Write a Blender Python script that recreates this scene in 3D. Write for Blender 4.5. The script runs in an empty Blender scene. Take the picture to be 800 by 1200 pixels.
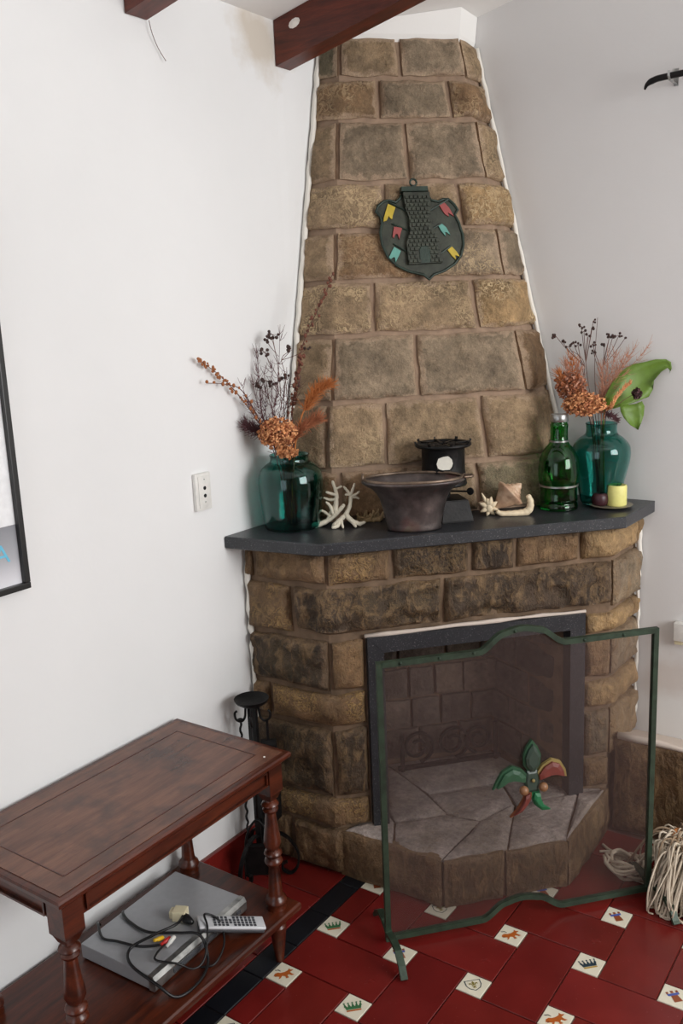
import bpy, bmesh, math, random
from mathutils import Vector, Matrix, noise
R = random.Random(7)
SC = bpy.context.scene
COL = SC.collection
V = Vector

# ------------------------------------------------------------------ camera
CAM = V((1.71, 0.0, 1.607)); YAW, PIT, ROLL, FPX = -0.61494, 0.21058, -0.04280, 1067.3
def cam_basis():
    f = V((math.sin(YAW)*math.cos(PIT), math.cos(YAW)*math.cos(PIT), -math.sin(PIT)))
    r = V((math.cos(YAW), -math.sin(YAW), 0)); u = r.cross(f)
    return (math.cos(ROLL)*r + math.sin(ROLL)*u), (-math.sin(ROLL)*r + math.cos(ROLL)*u), f
CR, CU, CF = cam_basis()
cd = bpy.data.cameras.new('camera'); cam = bpy.data.objects.new('camera', cd); COL.objects.link(cam)
m = Matrix.Identity(4)
for i in range(3):
    m[i][0], m[i][1], m[i][2], m[i][3] = CR[i], CU[i], -CF[i], CAM[i]
cam.matrix_world = m
cd.sensor_fit = 'VERTICAL'; cd.sensor_height = 24.0; cd.lens = FPX/1200*24.0; cd.clip_start = 0.02
SC.camera = cam
def at(px, py, depth):
    """point seen at a place of the photograph, at a distance along the view axis"""
    return CAM + (CR*((px-400)/FPX) - CU*((py-600)/FPX) + CF)*depth
def depth_of(p): return (V(p)-CAM).dot(CF)

# ------------------------------------------------------------------ light
SC.view_settings.view_transform = 'Standard'; SC.view_settings.look = 'None'
SC.view_settings.gamma = 1.0; SC.view_settings.use_curve_mapping = False
SC.view_settings.exposure = 0.0
w = bpy.data.worlds.new('sky'); SC.world = w; w.use_nodes = True
w.node_tree.nodes['Background'].inputs[0].default_value = (0.82, 0.90, 1.0, 1)
w.node_tree.nodes['Background'].inputs[1].default_value = 1.0
def area(name, loc, rot, sx, sy, power, color):
    l = bpy.data.lights.new(name, 'AREA'); l.shape = 'RECTANGLE'; l.size = sx; l.size_y = sy
    l.energy = power; l.color = color
    o = bpy.data.objects.new(name, l); COL.objects.link(o); o.location = loc; o.rotation_euler = rot
    return o
# daylight entering by the window of the side wall; soft fill light added at the unseen doorway behind the camera
area('window_daylight', (3.86, 1.60, 1.85), (0, math.radians(90), 0), 1.6, 1.7, 88, (1.0, 0.995, 0.985))
area('door_fill', (1.1, -2.42, 1.25), (math.radians(90), 0, 0), 1.7, 2.0, 10, (0.90, 0.95, 1.0))

# ------------------------------------------------------------------ helpers
def lin(c):
    c = c/255.0
    return c/12.92 if c <= 0.04045 else ((c+0.055)/1.055)**2.4
def rgb(r, g, b, a=1.0): return (lin(r), lin(g), lin(b), a)

class MB:
    def __init__(s): s.v = []; s.f = []
    def add(s, verts, faces):
        n = len(s.v); s.v += [V(p) for p in verts]; s.f += [tuple(n+i for i in f) for f in faces]
    def box(s, c, size, rot=None, bev=0.0):
        x, y, z = size[0]/2, size[1]/2, size[2]/2; c = V(c)
        if bev > 0:
            bm = bmesh.new(); bmesh.ops.create_cube(bm, size=1.0)
            for q in bm.verts: q.co = V((q.co.x*2*x, q.co.y*2*y, q.co.z*2*z))
            bmesh.ops.bevel(bm, geom=list(bm.edges), offset=bev, segments=2, affect='EDGES', profile=0.6)
            bm.verts.index_update()
            pts = [q.co.copy() for q in bm.verts]; fs = [tuple(k.index for k in f.verts) for f in bm.faces]; bm.free()
        else:
            pts = [V(p) for p in ((-x,-y,-z),(x,-y,-z),(x,y,-z),(-x,y,-z),(-x,-y,z),(x,-y,z),(x,y,z),(-x,y,z))]
            fs = [(0,3,2,1),(4,5,6,7),(0,1,5,4),(1,2,6,5),(2,3,7,6),(3,0,4,7)]
        if rot is not None: pts = [rot @ p for p in pts]
        s.add([c+p for p in pts], fs)
    def lathe(s, prof, n=32, c=(0,0,0), axis=None):
        c = V(c); k = len(prof); pts = []
        for r, z in prof:
            for i in range(n):
                a = 2*math.pi*i/n; p = V((r*math.cos(a), r*math.sin(a), z))
                pts.append(c + (axis @ p if axis is not None else p))
        fs = [(j*n+i, j*n+(i+1) % n, (j+1)*n+(i+1) % n, (j+1)*n+i) for j in range(k-1) for i in range(n)]
        if prof[0][0] > 1e-6: fs.append(tuple(reversed(range(n))))
        if prof[-1][0] > 1e-6: fs.append(tuple((k-1)*n+i for i in range(n)))
        s.add(pts, fs)
    def tube(s, path, rad, n=8, closed=False):
        path = [V(p) for p in path]; k = len(path)
        rads = rad if isinstance(rad, (list, tuple)) else [rad]*k
        t0 = (path[1]-path[0]).normalized()
        nrm = t0.orthogonal().normalized(); pts = []
        for i, p in enumerate(path):
            if closed: t = path[(i+1) % k]-path[i-1]
            else: t = path[min(i+1, k-1)]-path[max(i-1, 0)]
            if t.length < 1e-9: t = t0
            t.normalize(); nrm = (nrm - t*nrm.dot(t))
            if nrm.length < 1e-6: nrm = t.orthogonal()
            nrm.normalize(); b = t.cross(nrm)
            for j in range(n):
                a = 2*math.pi*j/n; pts.append(p + (nrm*math.cos(a)+b*math.sin(a))*rads[i])
        fs = [(i*n+j, i*n+(j+1) % n, (i+1)*n+(j+1) % n, (i+1)*n+j) for i in range(k-1) for j in range(n)]
        if closed: fs += [((k-1)*n+j, (k-1)*n+(j+1) % n, (j+1) % n, j) for j in range(n)]
        else: fs += [tuple(reversed(range(n))), tuple((k-1)*n+j for j in range(n))]
        s.add(pts, fs)
    def bar(s, path, side, w, t):
        """flat bar of rectangular section following a path; side = width direction"""
        path = [V(p) for p in path]; side = V(side).normalized(); pts = []; k = len(path)
        for i, p in enumerate(path):
            d = (path[min(i+1, k-1)]-path[max(i-1, 0)]).normalized(); nn = d.cross(side).normalized()
            for a, b in ((-1,-1),(1,-1),(1,1),(-1,1)): pts.append(p + side*(a*w/2) + nn*(b*t/2))
        fs = [(i*4+j, i*4+(j+1) % 4, (i+1)*4+(j+1) % 4, (i+1)*4+j) for i in range(k-1) for j in range(4)]
        fs += [(3,2,1,0), tuple((k-1)*4+j for j in range(4))]
        s.add(pts, fs)
    def prism(s, poly, z0, z1):
        n = len(poly); s.add([V((p[0], p[1], z0)) for p in poly]+[V((p[0], p[1], z1)) for p in poly],
            [tuple(reversed(range(n))), tuple(range(n, 2*n))]+[(i, (i+1) % n, n+(i+1) % n, n+i) for i in range(n)])
    def plate(s, poly, O, X, Y, N, h0, h1, inset=0.0):
        """outline poly (2D) raised on a plane with axes X, Y and normal N from h0 to h1 (chamfered by inset)"""
        n = len(poly); cx = sum(p[0] for p in poly)/n; cy = sum(p[1] for p in poly)/n
        def P(p, h, k=1.0): return O + X*(cx+(p[0]-cx)*k) + Y*(cy+(p[1]-cy)*k) + N*h
        k = 1.0-inset
        pts = [P(p, h0) for p in poly]+[P(p, h1-(h1-h0)*0.35 if inset else h1) for p in poly]
        fs = [tuple(reversed(range(n)))]+[(i, (i+1) % n, n+(i+1) % n, n+i) for i in range(n)]
        if inset:
            pts += [P(p, h1, k) for p in poly]
            fs += [(n+i, n+(i+1) % n, 2*n+(i+1) % n, 2*n+i) for i in range(n)]+[tuple(range(2*n, 3*n))]
        else: fs.append(tuple(range(n, 2*n)))
        s.add(pts, fs)
    def sphere(s, c, r, n=8, sc=(1,1,1)):
        k = max(4, n//2+1); prof = [(r*math.sin(math.pi*i/k), -r*math.cos(math.pi*i/k)) for i in range(k+1)]
        prof[0] = (0.0001*r, -r); prof[-1] = (0.0001*r, r)
        q = MB(); q.lathe(prof, n); s.add([V(c)+V((p.x*sc[0], p.y*sc[1], p.z*sc[2])) for p in q.v], q.f)

def mesh_of(name, mb, mat, smooth=False, angle=None, off=V((0,0,0))):
    me = bpy.data.meshes.new(name)
    me.from_pydata([p-off for p in mb.v], [], mb.f); me.update()
    bm = bmesh.new(); bm.from_mesh(me); bmesh.ops.recalc_face_normals(bm, faces=bm.faces); bm.to_mesh(me); bm.free()
    for m_ in (mat if isinstance(mat, (list, tuple)) else [mat]): me.materials.append(m_)
    if smooth:
        me.polygons.foreach_set('use_smooth', [True]*len(me.polygons))
        if angle: me.set_sharp_from_angle(angle=math.radians(angle))
    return me
def wloc(o):
    p = V((0,0,0))
    while o is not None: p = p + V(o.location); o = o.parent
    return p
def obj(name, mb, mat, parent=None, smooth=False, angle=None, label=None, color=None, kind=None, loc=None):
    """mb holds world coordinates; the mesh is stored relative to its own origin / its parent"""
    base = wloc(parent) if parent is not None else V((0,0,0))
    o_at = V(loc) if loc is not None else base
    me = mesh_of(name, mb, mat, smooth, angle, o_at)
    o = bpy.data.objects.new(name, me); COL.objects.link(o); o.location = o_at-base
    if parent is not None: o.parent = parent
    if label: o['label'] = label
    if kind: o['kind'] = kind
    if color: o.color = color
    return o
def thing(name, label, cat, loc=(0,0,0), group=None, kind=None):
    o = bpy.data.objects.new(name, None); COL.objects.link(o); o.location = loc; o.empty_display_size = 0.05
    o['label'] = label; o['category'] = cat
    if group: o['group'] = group
    if kind: o['kind'] = kind
    return o
def tag(o, label, cat=None, group=None, kind=None):
    o['label'] = label
    if cat: o['category'] = cat
    if group: o['group'] = group
    if kind: o['kind'] = kind
    return o
def linked(name, me, parent, loc, color=None, rotz=0.0):
    o = bpy.data.objects.new(name, me); COL.objects.link(o)
    if parent is not None: o.parent = parent
    o.location = loc; o.rotation_euler = (0, 0, rotz)
    if color: o.color = color
    return o

# ------------------------------------------------------------------ materials
class NT:
    def __init__(s, name):
        s.m = bpy.data.materials.new(name); s.m.use_nodes = True; s.t = s.m.node_tree; s.n = s.t.nodes
        s.b = s.n['Principled BSDF']; s.out = s.n['Material Output']
        tc = s.n.new('ShaderNodeTexCoord'); s.co = tc.outputs['Object']
    def link(s, a, b): s.t.links.new(a, b)
    def noise(s, scale, detail=4, rough=0.55, dist=0.0, co=None, stretch=None):
        n = s.n.new('ShaderNodeTexNoise'); n.inputs['Scale'].default_value = scale; n.inputs['Detail'].default_value = detail
        n.inputs['Roughness'].default_value = rough; n.inputs['Distortion'].default_value = dist
        c = co or s.co
        if stretch:
            mp = s.n.new('ShaderNodeMapping'); mp.inputs['Scale'].default_value = stretch; s.link(c, mp.inputs[0]); c = mp.outputs[0]
        s.link(c, n.inputs['Vector']); return n.outputs[0]
    def ramp(s, fac, stops, interp='LINEAR'):
        r = s.n.new('ShaderNodeValToRGB'); r.color_ramp.interpolation = interp; e = r.color_ramp.elements
        while len(e) < len(stops): e.new(0.5)
        for q, (p, c) in zip(e, stops):
            q.position = p; q.color = c if len(c) == 4 else (*c, 1)
        s.link(fac, r.inputs[0]); return r.outputs[0]
    def val(s, fac, a, b, lo=0.0, hi=1.0):
        r = s.n.new('ShaderNodeMapRange'); r.inputs[1].default_value = a; r.inputs[2].default_value = b
        r.inputs[3].default_value = lo; r.inputs[4].default_value = hi; s.link(fac, r.inputs[0]); return r.outputs[0]
    def math(s, op, a, b=None):
        n = s.n.new('ShaderNodeMath'); n.operation = op
        for i, x in enumerate((a, b)):
            if x is None: continue
            if isinstance(x, (int, float)): n.inputs[i].default_value = x
            else: s.link(x, n.inputs[i])
        return n.outputs[0]
    def mix(s, fac, a, b, mode='MIX'):
        n = s.n.new('ShaderNodeMix'); n.data_type = 'RGBA'; n.blend_type = mode
        for k, x in ((0, fac), (6, a), (7, b)):
            if isinstance(x, (int, float)): n.inputs[k].default_value = x
            elif isinstance(x, tuple): n.inputs[k].default_value = x
            else: s.link(x, n.inputs[k])
        return n.outputs[2]
    def bump(s, h, strength=0.3, dist=0.01):
        b = s.n.new('ShaderNodeBump'); b.inputs['Strength'].default_value = strength; b.inputs['Distance'].default_value = dist
        s.link(h, b.inputs['Height']); s.link(b.outputs[0], s.b.inputs['Normal'])
    def set(s, col=None, rough=None, metal=None, spec=None):
        for k, x in (('Base Color', col), ('Roughness', rough), ('Metallic', metal), ('Specular IOR Level', spec)):
            if x is None: continue
            if isinstance(x, (int, float, tuple)): s.b.inputs[k].default_value = x
            else: s.link(x, s.b.inputs[k])
        return s.m
def grey(v): return (v, v, v, 1)
def plain(name, col, rough=0.5, metal=0.0, var=0.12, scale=30, bump=0.0, spec=0.5):
    t = NT(name); n = t.noise(scale, 4)
    c = t.mix(1.0, col, t.ramp(n, [(0.3, grey(1-var)), (0.7, grey(1+var))]), 'MULTIPLY')
    t.set(c, rough, metal, spec)
    if bump: t.bump(t.noise(scale*3, 5), bump, 0.004)
    return t.m
def stone_mat(name, worm=(208,182,142), rough=0.72, smear=0.7, edge_col=(176,152,128), chisel=0.3):
    t = NT(name); oi = t.n.new('ShaderNodeObjectInfo')
    n1 = t.noise(11, 6, 0.62); n2 = t.noise(55, 5, 0.65); n3 = t.noise(4.0, 3)
    c = t.mix(1.0, oi.outputs['Color'], t.ramp(n1, [(0.25, grey(0.5)), (0.5, grey(0.98)), (0.75, grey(1.5))]), 'MULTIPLY')
    c = t.mix(1.0, c, t.ramp(n2, [(0.3, grey(0.72)), (0.7, grey(1.25))]), 'MULTIPLY')
    c = t.mix(t.val(n3, 0.5, 0.7, 0, 0.35), c, rgb(96, 84, 62))
    at_ = t.n.new('ShaderNodeAttribute'); at_.attribute_name = 'edge'
    ed = t.math('ADD', at_.outputs['Fac'], t.math('MULTIPLY', t.math('SUBTRACT', t.noise(38, 4, 0.6), 0.5), 0.06))
    c = t.mix(t.val(ed, 0.004, 0.016, smear, 0.0), c, rgb(*edge_col))
    wn = t.noise(52, 2, 0.5, 1.2); band = t.math('ABSOLUTE', t.math('SUBTRACT', wn, 0.5))
    lines = t.val(band, 0.03, 0.085, 1.0, 0.0)
    patch = t.val(t.noise(7.5, 2), 0.42, 0.56, 0.0, 1.0)
    fac = t.math('MULTIPLY', t.math('MULTIPLY', lines, patch), oi.outputs['Alpha'])
    c = t.mix(fac, c, rgb(*worm))
    n4 = t.noise(230, 3, 0.7); c = t.mix(1.0, c, t.ramp(n4, [(0.3, grey(0.8)), (0.7, grey(1.2))]), 'MULTIPLY')
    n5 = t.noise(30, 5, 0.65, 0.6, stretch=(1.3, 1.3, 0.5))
    if chisel > 1: c = t.mix(t.val(n5, 0.50, 0.66, 0.0, 0.62), c, rgb(146, 118, 84))  # highlights painted in: raised chisel grain coloured lighter tan
    t.set(c, rough, 0, 0.35)
    t.bump(t.math('ADD', t.math('ADD', t.math('MULTIPLY', n5, chisel), t.math('MULTIPLY', n4, 0.16)), t.math('ADD', t.math('ADD', t.math('MULTIPLY', n1, 0.9), t.math('MULTIPLY', n2, 0.5)), t.math('MULTIPLY', fac, 0.25))), 0.9, 0.016)
    return t.m
def mk_plaster(name, base, stain=None):
    t = NT(name); big = t.noise(1.3, 4); fine = t.noise(60, 4); mid = t.noise(9, 4)
    c = t.mix(1.0, base, t.ramp(big, [(0.3, grey(0.965)), (0.7, grey(1.03))]), 'MULTIPLY')
    if stain:
        pos, rad, colr, k = stain
        vm = t.n.new('ShaderNodeVectorMath'); vm.operation = 'DISTANCE'; t.link(t.co, vm.inputs[0]); vm.inputs[1].default_value = pos
        d = t.math('ADD', vm.outputs['Value'], t.math('MULTIPLY', t.math('SUBTRACT', mid, 0.5), rad*1.6))
        c = t.mix(t.val(d, rad*0.35, rad, k, 0.0), c, colr)
    t.set(c, 0.85, 0, 0.2); t.bump(t.math('ADD', t.math('MULTIPLY', fine, 0.35), mid), 0.16, 0.006)
    return t.m
M = {}
M['plaster_l'] = mk_plaster('white_plaster_left', rgb(233, 234, 234), ((0.0, 2.13, 2.36), 0.13, rgb(196, 184, 166), 0.75))
M['plaster_r'] = mk_plaster('white_plaster_right', rgb(222, 221, 220), ((0.98, 2.78, 0.45), 0.10, rgb(190, 172, 160), 0.4))
M['plaster'] = mk_plaster('white_plaster', rgb(238, 237, 234))
M['beige'] = mk_plaster('beige_plaster', rgb(178, 166, 148))  # mid tone given to the unseen walls to cut bounced light
M['plaster_edge'] = mk_plaster('chalky_plaster', rgb(235, 231, 222))
M['ledge'] = mk_plaster('ledge_plaster', rgb(214, 200, 188))
M['stone'] = stone_mat('sandstone')
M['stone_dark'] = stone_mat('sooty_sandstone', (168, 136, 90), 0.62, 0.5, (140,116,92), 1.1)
M['stone_soot'] = stone_mat('soot_stained_stone', (120,104,90), 0.9, 0.35, (116,102,92))
M['mortar'] = plain('mortar', rgb(150, 127, 107), 0.95, var=0.22, scale=25, bump=0.5)
M['mortar_dark'] = plain('mortar_dark', rgb(118, 97, 78), 0.95, var=0.3, scale=22, bump=0.5)
def granite():
    t = NT('black_granite'); sp = t.noise(260, 2, 0.6)
    c = t.mix(t.val(sp, 0.60, 0.74), rgb(44, 46, 50), rgb(118, 118, 118))
    c = t.mix(1.0, c, t.ramp(t.noise(12, 3), [(0.3, grey(0.85)), (0.7, grey(1.2))]), 'MULTIPLY')
    t.set(c, 0.36, 0, 0.5); t.bump(t.noise(160, 3), 0.08, 0.002); return t.m
M['granite'] = granite()
def red_tile():
    t = NT('red_cement_tile'); oi = t.n.new('ShaderNodeObjectInfo'); n = t.noise(7, 5)
    c = t.mix(1.0, oi.outputs['Color'], t.ramp(n, [(0.3, grey(0.82)), (0.7, grey(1.15))]), 'MULTIPLY')
    spk = t.noise(130, 2); c = t.mix(t.val(spk, 0.7, 0.78, 0, 0.35), c, rgb(190, 120, 110))
    t.set(c, t.val(t.noise(16, 4), 0.3, 0.7, 0.16, 0.28), 0, 0.5); t.bump(t.noise(45, 3), 0.04, 0.003); return t.m
M['red'] = red_tile()
M['dot'] = plain('cream_glazed_tile', rgb(222, 216, 196), 0.25, var=0.05, scale=20)
M['black_tile'] = plain('black_tile', rgb(22, 24, 29), 0.3, var=0.3, scale=12)
M['grout'] = plain('grout', rgb(120, 78, 70), 0.95, var=0.2, scale=50)
for k, c in dict(ink_green=(60,112,72), ink_orange=(176,92,34), ink_dark=(42,46,52), ink_blue=(72,92,168), ink_gold=(176,142,58), ink_brown=(140,72,40), ink_navy=(38,58,70), ink_olive=(128,118,52)).items():
    M[k] = plain(k, rgb(*c), 0.3, var=0.08)
def wood(name, dark, light, sc=1.0, rough=0.28, stretch=(9, 1.0, 9), blot=None):
    t = NT(name); g = t.noise(5*sc, 6, 0.6, 0.5, stretch=stretch); g2 = t.noise(38*sc, 4, 0.6, stretch=stretch)
    c = t.ramp(g, [(0.28, dark), (0.72, light)])
    c = t.mix(1.0, c, t.ramp(g2, [(0.3, grey(0.78)), (0.7, grey(1.18))]), 'MULTIPLY')
    if blot: c = t.mix(t.val(t.noise(9, 5, 0.6), 0.48, 0.68, 0, 0.8), c, blot)
    t.set(c, rough, 0, 0.5); t.bump(g2, 0.06, 0.002); return t.m
M['mahogany'] = wood('mahogany', rgb(42, 17, 11), rgb(96, 42, 22))
M['table_top'] = wood('worn_mahogany_top', rgb(72, 42, 34), rgb(126, 84, 64), 0.7, 0.25, blot=rgb(58, 40, 37))
M['beam'] = wood('beam_wood', rgb(48, 14, 8), rgb(108, 42, 22), rough=0.4, stretch=(1, 9, 9))
def iron(name, c, rough=0.5, metal=0.6, bump=0.35):
    t = NT(name); n = t.noise(35, 5)
    t.set(t.mix(1.0, c, t.ramp(n, [(0.3, grey(0.6)), (0.7, grey(1.4))]), 'MULTIPLY'), rough, metal, 0.5); t.bump(t.noise(120, 4), bump, 0.002); return t.m
M['iron'] = iron('black_iron', rgb(30, 29, 29))
M['green_iron'] = iron('green_painted_iron', rgb(46, 62, 48), 0.45, 0.2)
M['bronze'] = iron('dark_green_bronze', rgb(52, 56, 46), 0.5, 0.25)
M['bronze_edge'] = iron('green_bronze_edge', rgb(40, 54, 46), 0.45, 0.25)
M['pewter'] = iron('pewter', rgb(170, 172, 170), 0.32, 0.9, 0.1)
def glass(name, c, rough=0.03):
    t = NT(name); t.set(c, rough, 0, 0.5); t.b.inputs['Transmission Weight'].default_value = 1.0; t.b.inputs['IOR'].default_value = 1.47
    t.bump(t.noise(16, 2), 0.05, 0.004); return t.m
M['teal_glass'] = glass('teal_glass', rgb(108, 190, 182))
M['green_glass'] = glass('green_glass', rgb(62, 186, 96))
def screen_mesh():
    t = NT('wire_mesh'); tr = t.n.new('ShaderNodeBsdfTransparent'); mx = t.n.new('ShaderNodeMixShader')
    t.set(rgb(84, 68, 64), 0.6, 0.2, 0.3); mx.inputs[0].default_value = 0.38
    t.link(tr.outputs[0], mx.inputs[1]); t.link(t.b.outputs[0], mx.inputs[2]); t.link(mx.outputs[0], t.out.inputs[0]); return t.m
M['mesh'] = screen_mesh()
for k, c, ro in [('yellow_paint',(184,160,44),.5),('red_paint',(150,68,66),.5),('teal_paint',(92,152,140),.5),
    ('fleur_green',(40,76,52),.5),('fleur_teal',(34,108,68),.5),('fleur_red',(108,50,42),.5),('fleur_orange',(124,70,42),.5),('fleur_rim',(136,118,70),.5),('fleur_core',(50,66,56),.4),
    ('wood_ball',(134,96,66),.4),('coral',(214,206,186),.8),('coral_tan',(176,150,112),.9),('shell',(226,208,176),.5),('shell_tan',(196,158,124),.45),
    ('candle',(232,226,140),.45),('dark_wax',(62,30,36),.4),('wick',(40,34,30),.9),('plate',(120,112,98),.35),
    ('silver_plastic',(150,152,156),.4),('dark_grey_plastic',(72,74,78),.45),('black_plastic',(16,16,18),.4),('button_grey',(62,64,70),.5),('light_plastic',(206,208,212),.4),
    ('cream_plastic',(222,212,178),.4),('white_plastic',(228,227,222),.35),('hole',(10,10,11),.8),('rca_yellow',(222,178,30),.4),('rca_red',(190,40,36),.4),('rca_white',(222,220,214),.4),
    ('twig',(92,58,48),.85),('purple_twig',(96,62,66),.9),('berry',(58,36,30),.6),('pod',(158,98,58),.8),('rust_flower',(222,160,110),.85),('rust_dark',(172,108,74),.85),('plume',(188,116,62),.85),('plume_pink',(186,136,112),.85),
    ('leaf_green',(98,128,44),.5),('string',(206,192,172),.95),('string_dark',(150,128,104),.95),('twine',(176,112,60),.9),('ash',(120,110,106),.95),('mica',(236,232,220),.2),
    ('paper_white',(240,242,244),.3),('paper_grey',(150,152,158),.3),('cyan_ink',(110,196,226),.4),('frame_black',(26,26,26),.35),('flake',(236,232,226),.8)]:
    M[k] = plain(k, rgb(*c), ro, var=0.14 if ro > .45 else 0.07, scale=40)
M['pod_dark'] = plain('pod_dark', rgb(110, 66, 50), 0.8)
M['silver_metal'] = plain('silver_casing', rgb(168, 170, 174), 0.36, 0.3, 0.04, 60)

# ------------------------------------------------------------------ room
YW = 2.78; XS = 4.0; YB = -2.6
def ceil_z(x): return 2.425 + 0.2*x
def wall_quad(mb, pts, n, th=0.12):
    n = V(n)*th; k = len(pts); mb.add([V(p) for p in pts]+[V(p)+n for p in pts], [tuple(range(k)), tuple(range(2*k-1, k-1, -1))]+[(i, (i+1) % k, k+(i+1) % k, k+i) for i in range(k)])
def struct(name, mb, mat, label, **kw):
    o = obj(name, mb, mat, **kw); tag(o, label, kind='structure'); return o
b = MB()
wall_quad(b, [(0,YB,0),(0,2.185,0),(0,2.185,ceil_z(0)),(0,YB,ceil_z(0))], (-1,0,0))
wall_quad(b, [(0,2.185,0),(0.002,2.22,0),(0.002,YW,0),(0.002,YW,ceil_z(0)),(0.002,2.22,ceil_z(0)),(0,2.185,ceil_z(0))], (-1,0,0))
struct('wall_left', b, M['plaster_l'], 'bright white plastered wall with the socket and picture')
b = MB(); wall_quad(b, [(-0.12,YW,0),(XS,YW,0),(XS,YW,ceil_z(XS)),(-0.12,YW,ceil_z(-0.12))], (0,1,0))
struct('wall_right', b, M['plaster_r'], 'greyish white plastered wall behind the right vase')
b = MB()
y0, y1, z0, z1 = 0.72, 2.48, 1.02, 2.68     # window opening of the side wall
for q in ([(XS,YB,0),(XS,YW,0),(XS,YW,z0),(XS,YB,z0)], [(XS,YB,z1),(XS,YW,z1),(XS,YW,ceil_z(XS)),(XS,YB,ceil_z(XS))], [(XS,YB,z0),(XS,y0,z0),(XS,y0,z1),(XS,YB,z1)], [(XS,y1,z0),(XS,YW,z0),(XS,YW,z1),(XS,y1,z1)]):
    wall_quad(b, q, (1,0,0))
struct('wall_side', b, M['beige'], 'beige plastered wall with the window opening')
b = MB()
for q in ([(-.12,YB,0),(0.25,YB,0),(0.25,YB,ceil_z(.25)),(-.12,YB,ceil_z(-.12))], [(1.95,YB,0),(XS,YB,0),(XS,YB,ceil_z(XS)),(1.95,YB,ceil_z(1.95))], [(0.25,YB,2.25),(1.95,YB,2.25),(1.95,YB,ceil_z(1.95)),(0.25,YB,ceil_z(.25))]):
    wall_quad(b, q, (0,-1,0))
struct('wall_back', b, M['beige'], 'beige plastered wall with the doorway')
b = MB(); wall_quad(b, [(-.12,YB,ceil_z(-.12)),(XS,YB,ceil_z(XS)),(XS,YW+.12,ceil_z(XS)),(-.12,YW+.12,ceil_z(-.12))], (0,0,1), 0.1)
struct('ceiling', b, M['plaster'], 'sloping white plastered ceiling')
b = MB(); b.box((2.0-.06, (YB+YW)/2, -0.056), (XS+.12, YW-YB, 0.1))
floor = struct('floor', b, M['grout'], 'red tiled floor with small painted cream tiles')

# floor tiles: oblong red tiles woven round small cream tiles, black edge strip, red field to the wall
PX_, PY_, DS = 0.21, 0.2154, 0.0675; X0, Y0 = 0.399, 1.5195; G = 0.0028
def tile_mesh(name, lx, ly, mat, h=0.006):
    b = MB(); e = 0.0012; x, y = lx/2, ly/2
    pts = [(-x,-y,-h),(x,-y,-h),(x,y,-h),(-x,y,-h),(-x,-y,-e),(x,-y,-e),(x,y,-e),(-x,y,-e),(-x+e,-y+e,0),(x-e,-y+e,0),(x-e,y-e,0),(-x+e,y-e,0)]
    b.add(pts, [(0,1,5,4),(1,2,6,5),(2,3,7,6),(3,0,4,7),(4,5,9,8),(5,6,10,9),(6,7,11,10),(7,4,8,11),(8,9,10,11)])
    return mesh_of(name, b, mat)
me_h = tile_mesh('oblong_tile', PX_+DS-G, PY_-DS-G, M['red']); me_v = tile_mesh('oblong_tile_cross', PX_-DS-G, PY_+DS-G, M['red'])
me_c = tile_mesh('short_tile', DS-G, PY_-DS-G, M['red']); me_d = tile_mesh('cream_tile', DS-G, DS-G, M['dot'])
me_k = tile_mesh('black_tile', DS-G, 0.1425-G, M['black_tile']); me_s = tile_mesh('square_tile', 0.29-G, 0.28-G, M['red'])
def red_c():
    k = R.uniform(0.85, 1.12); return (lin(110)*k, lin(29)*k*R.uniform(.9,1.1), lin(26)*k, 1)
def buried(x, y):
    # wholly under the hearth or the chimney base
    n = V((.732, -.681)); q = V((x, y))-V((.616, 1.955)); return (q.dot(n) < -0.16 and y > 1.985 and x < 0.82) or y > 2.66
EM = {}
def flat(shapes, name):
    """printed emblem: flat shapes on the tile, the emblem standing on the tile's corner"""
    UX, UY = V((.7071, .7071, 0)), V((-.7071, .7071, 0)); b = MB(); mats = []; idx = []
    for poly, mt in shapes:
        if mt not in mats: mats.append(mt)
        b.add([UX*p[0]+UY*p[1]+V((0,0,0.0003)) for p in poly], [tuple(range(len(poly)))]); idx.append(mats.index(mt))
    me = bpy.data.meshes.new(name); me.from_pydata(b.v, [], b.f); me.update()
    for mt in mats: me.materials.append(M[mt])
    for p, i in zip(me.polygons, idx):
        p.material_index = i
    bm = bmesh.new(); bm.from_mesh(me)
    for f in bm.faces:
        f.normal_update()
        if f.normal.z < 0: f.normal_flip()
    bm.to_mesh(me); bm.free()
    return me
def circ(cx, cy, r, n=8, sx=1): return [(cx+r*sx*math.cos(2*math.pi*i/n), cy+r*math.sin(2*math.pi*i/n)) for i in range(n)]
u = 0.00118
def crown(body, base):
    s = [([(-15*u,-12*u),(15*u,-12*u),(15*u,-8*u),(-15*u,-8*u)], base)]
    s.append(([(-15*u,-7*u),(15*u,-7*u),(17*u,1*u),(-17*u,1*u)], body))
    for i in range(5):
        x = (-15+7.5*i)*u; s.append(([(x-3.2*u,0.5*u),(x+3.2*u,0.5*u),(x*1.12+0.8*u,9*u),(x*1.12-0.8*u,9*u)], body)); s.append((circ(x*1.14, 11*u, 2.1*u), body))
    return s
EM['crown_green'] = flat(crown('ink_green', 'ink_orange'), 'green_crown')
EM['crown_navy'] = flat(crown('ink_navy', 'ink_gold'), 'navy_crown')
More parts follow.
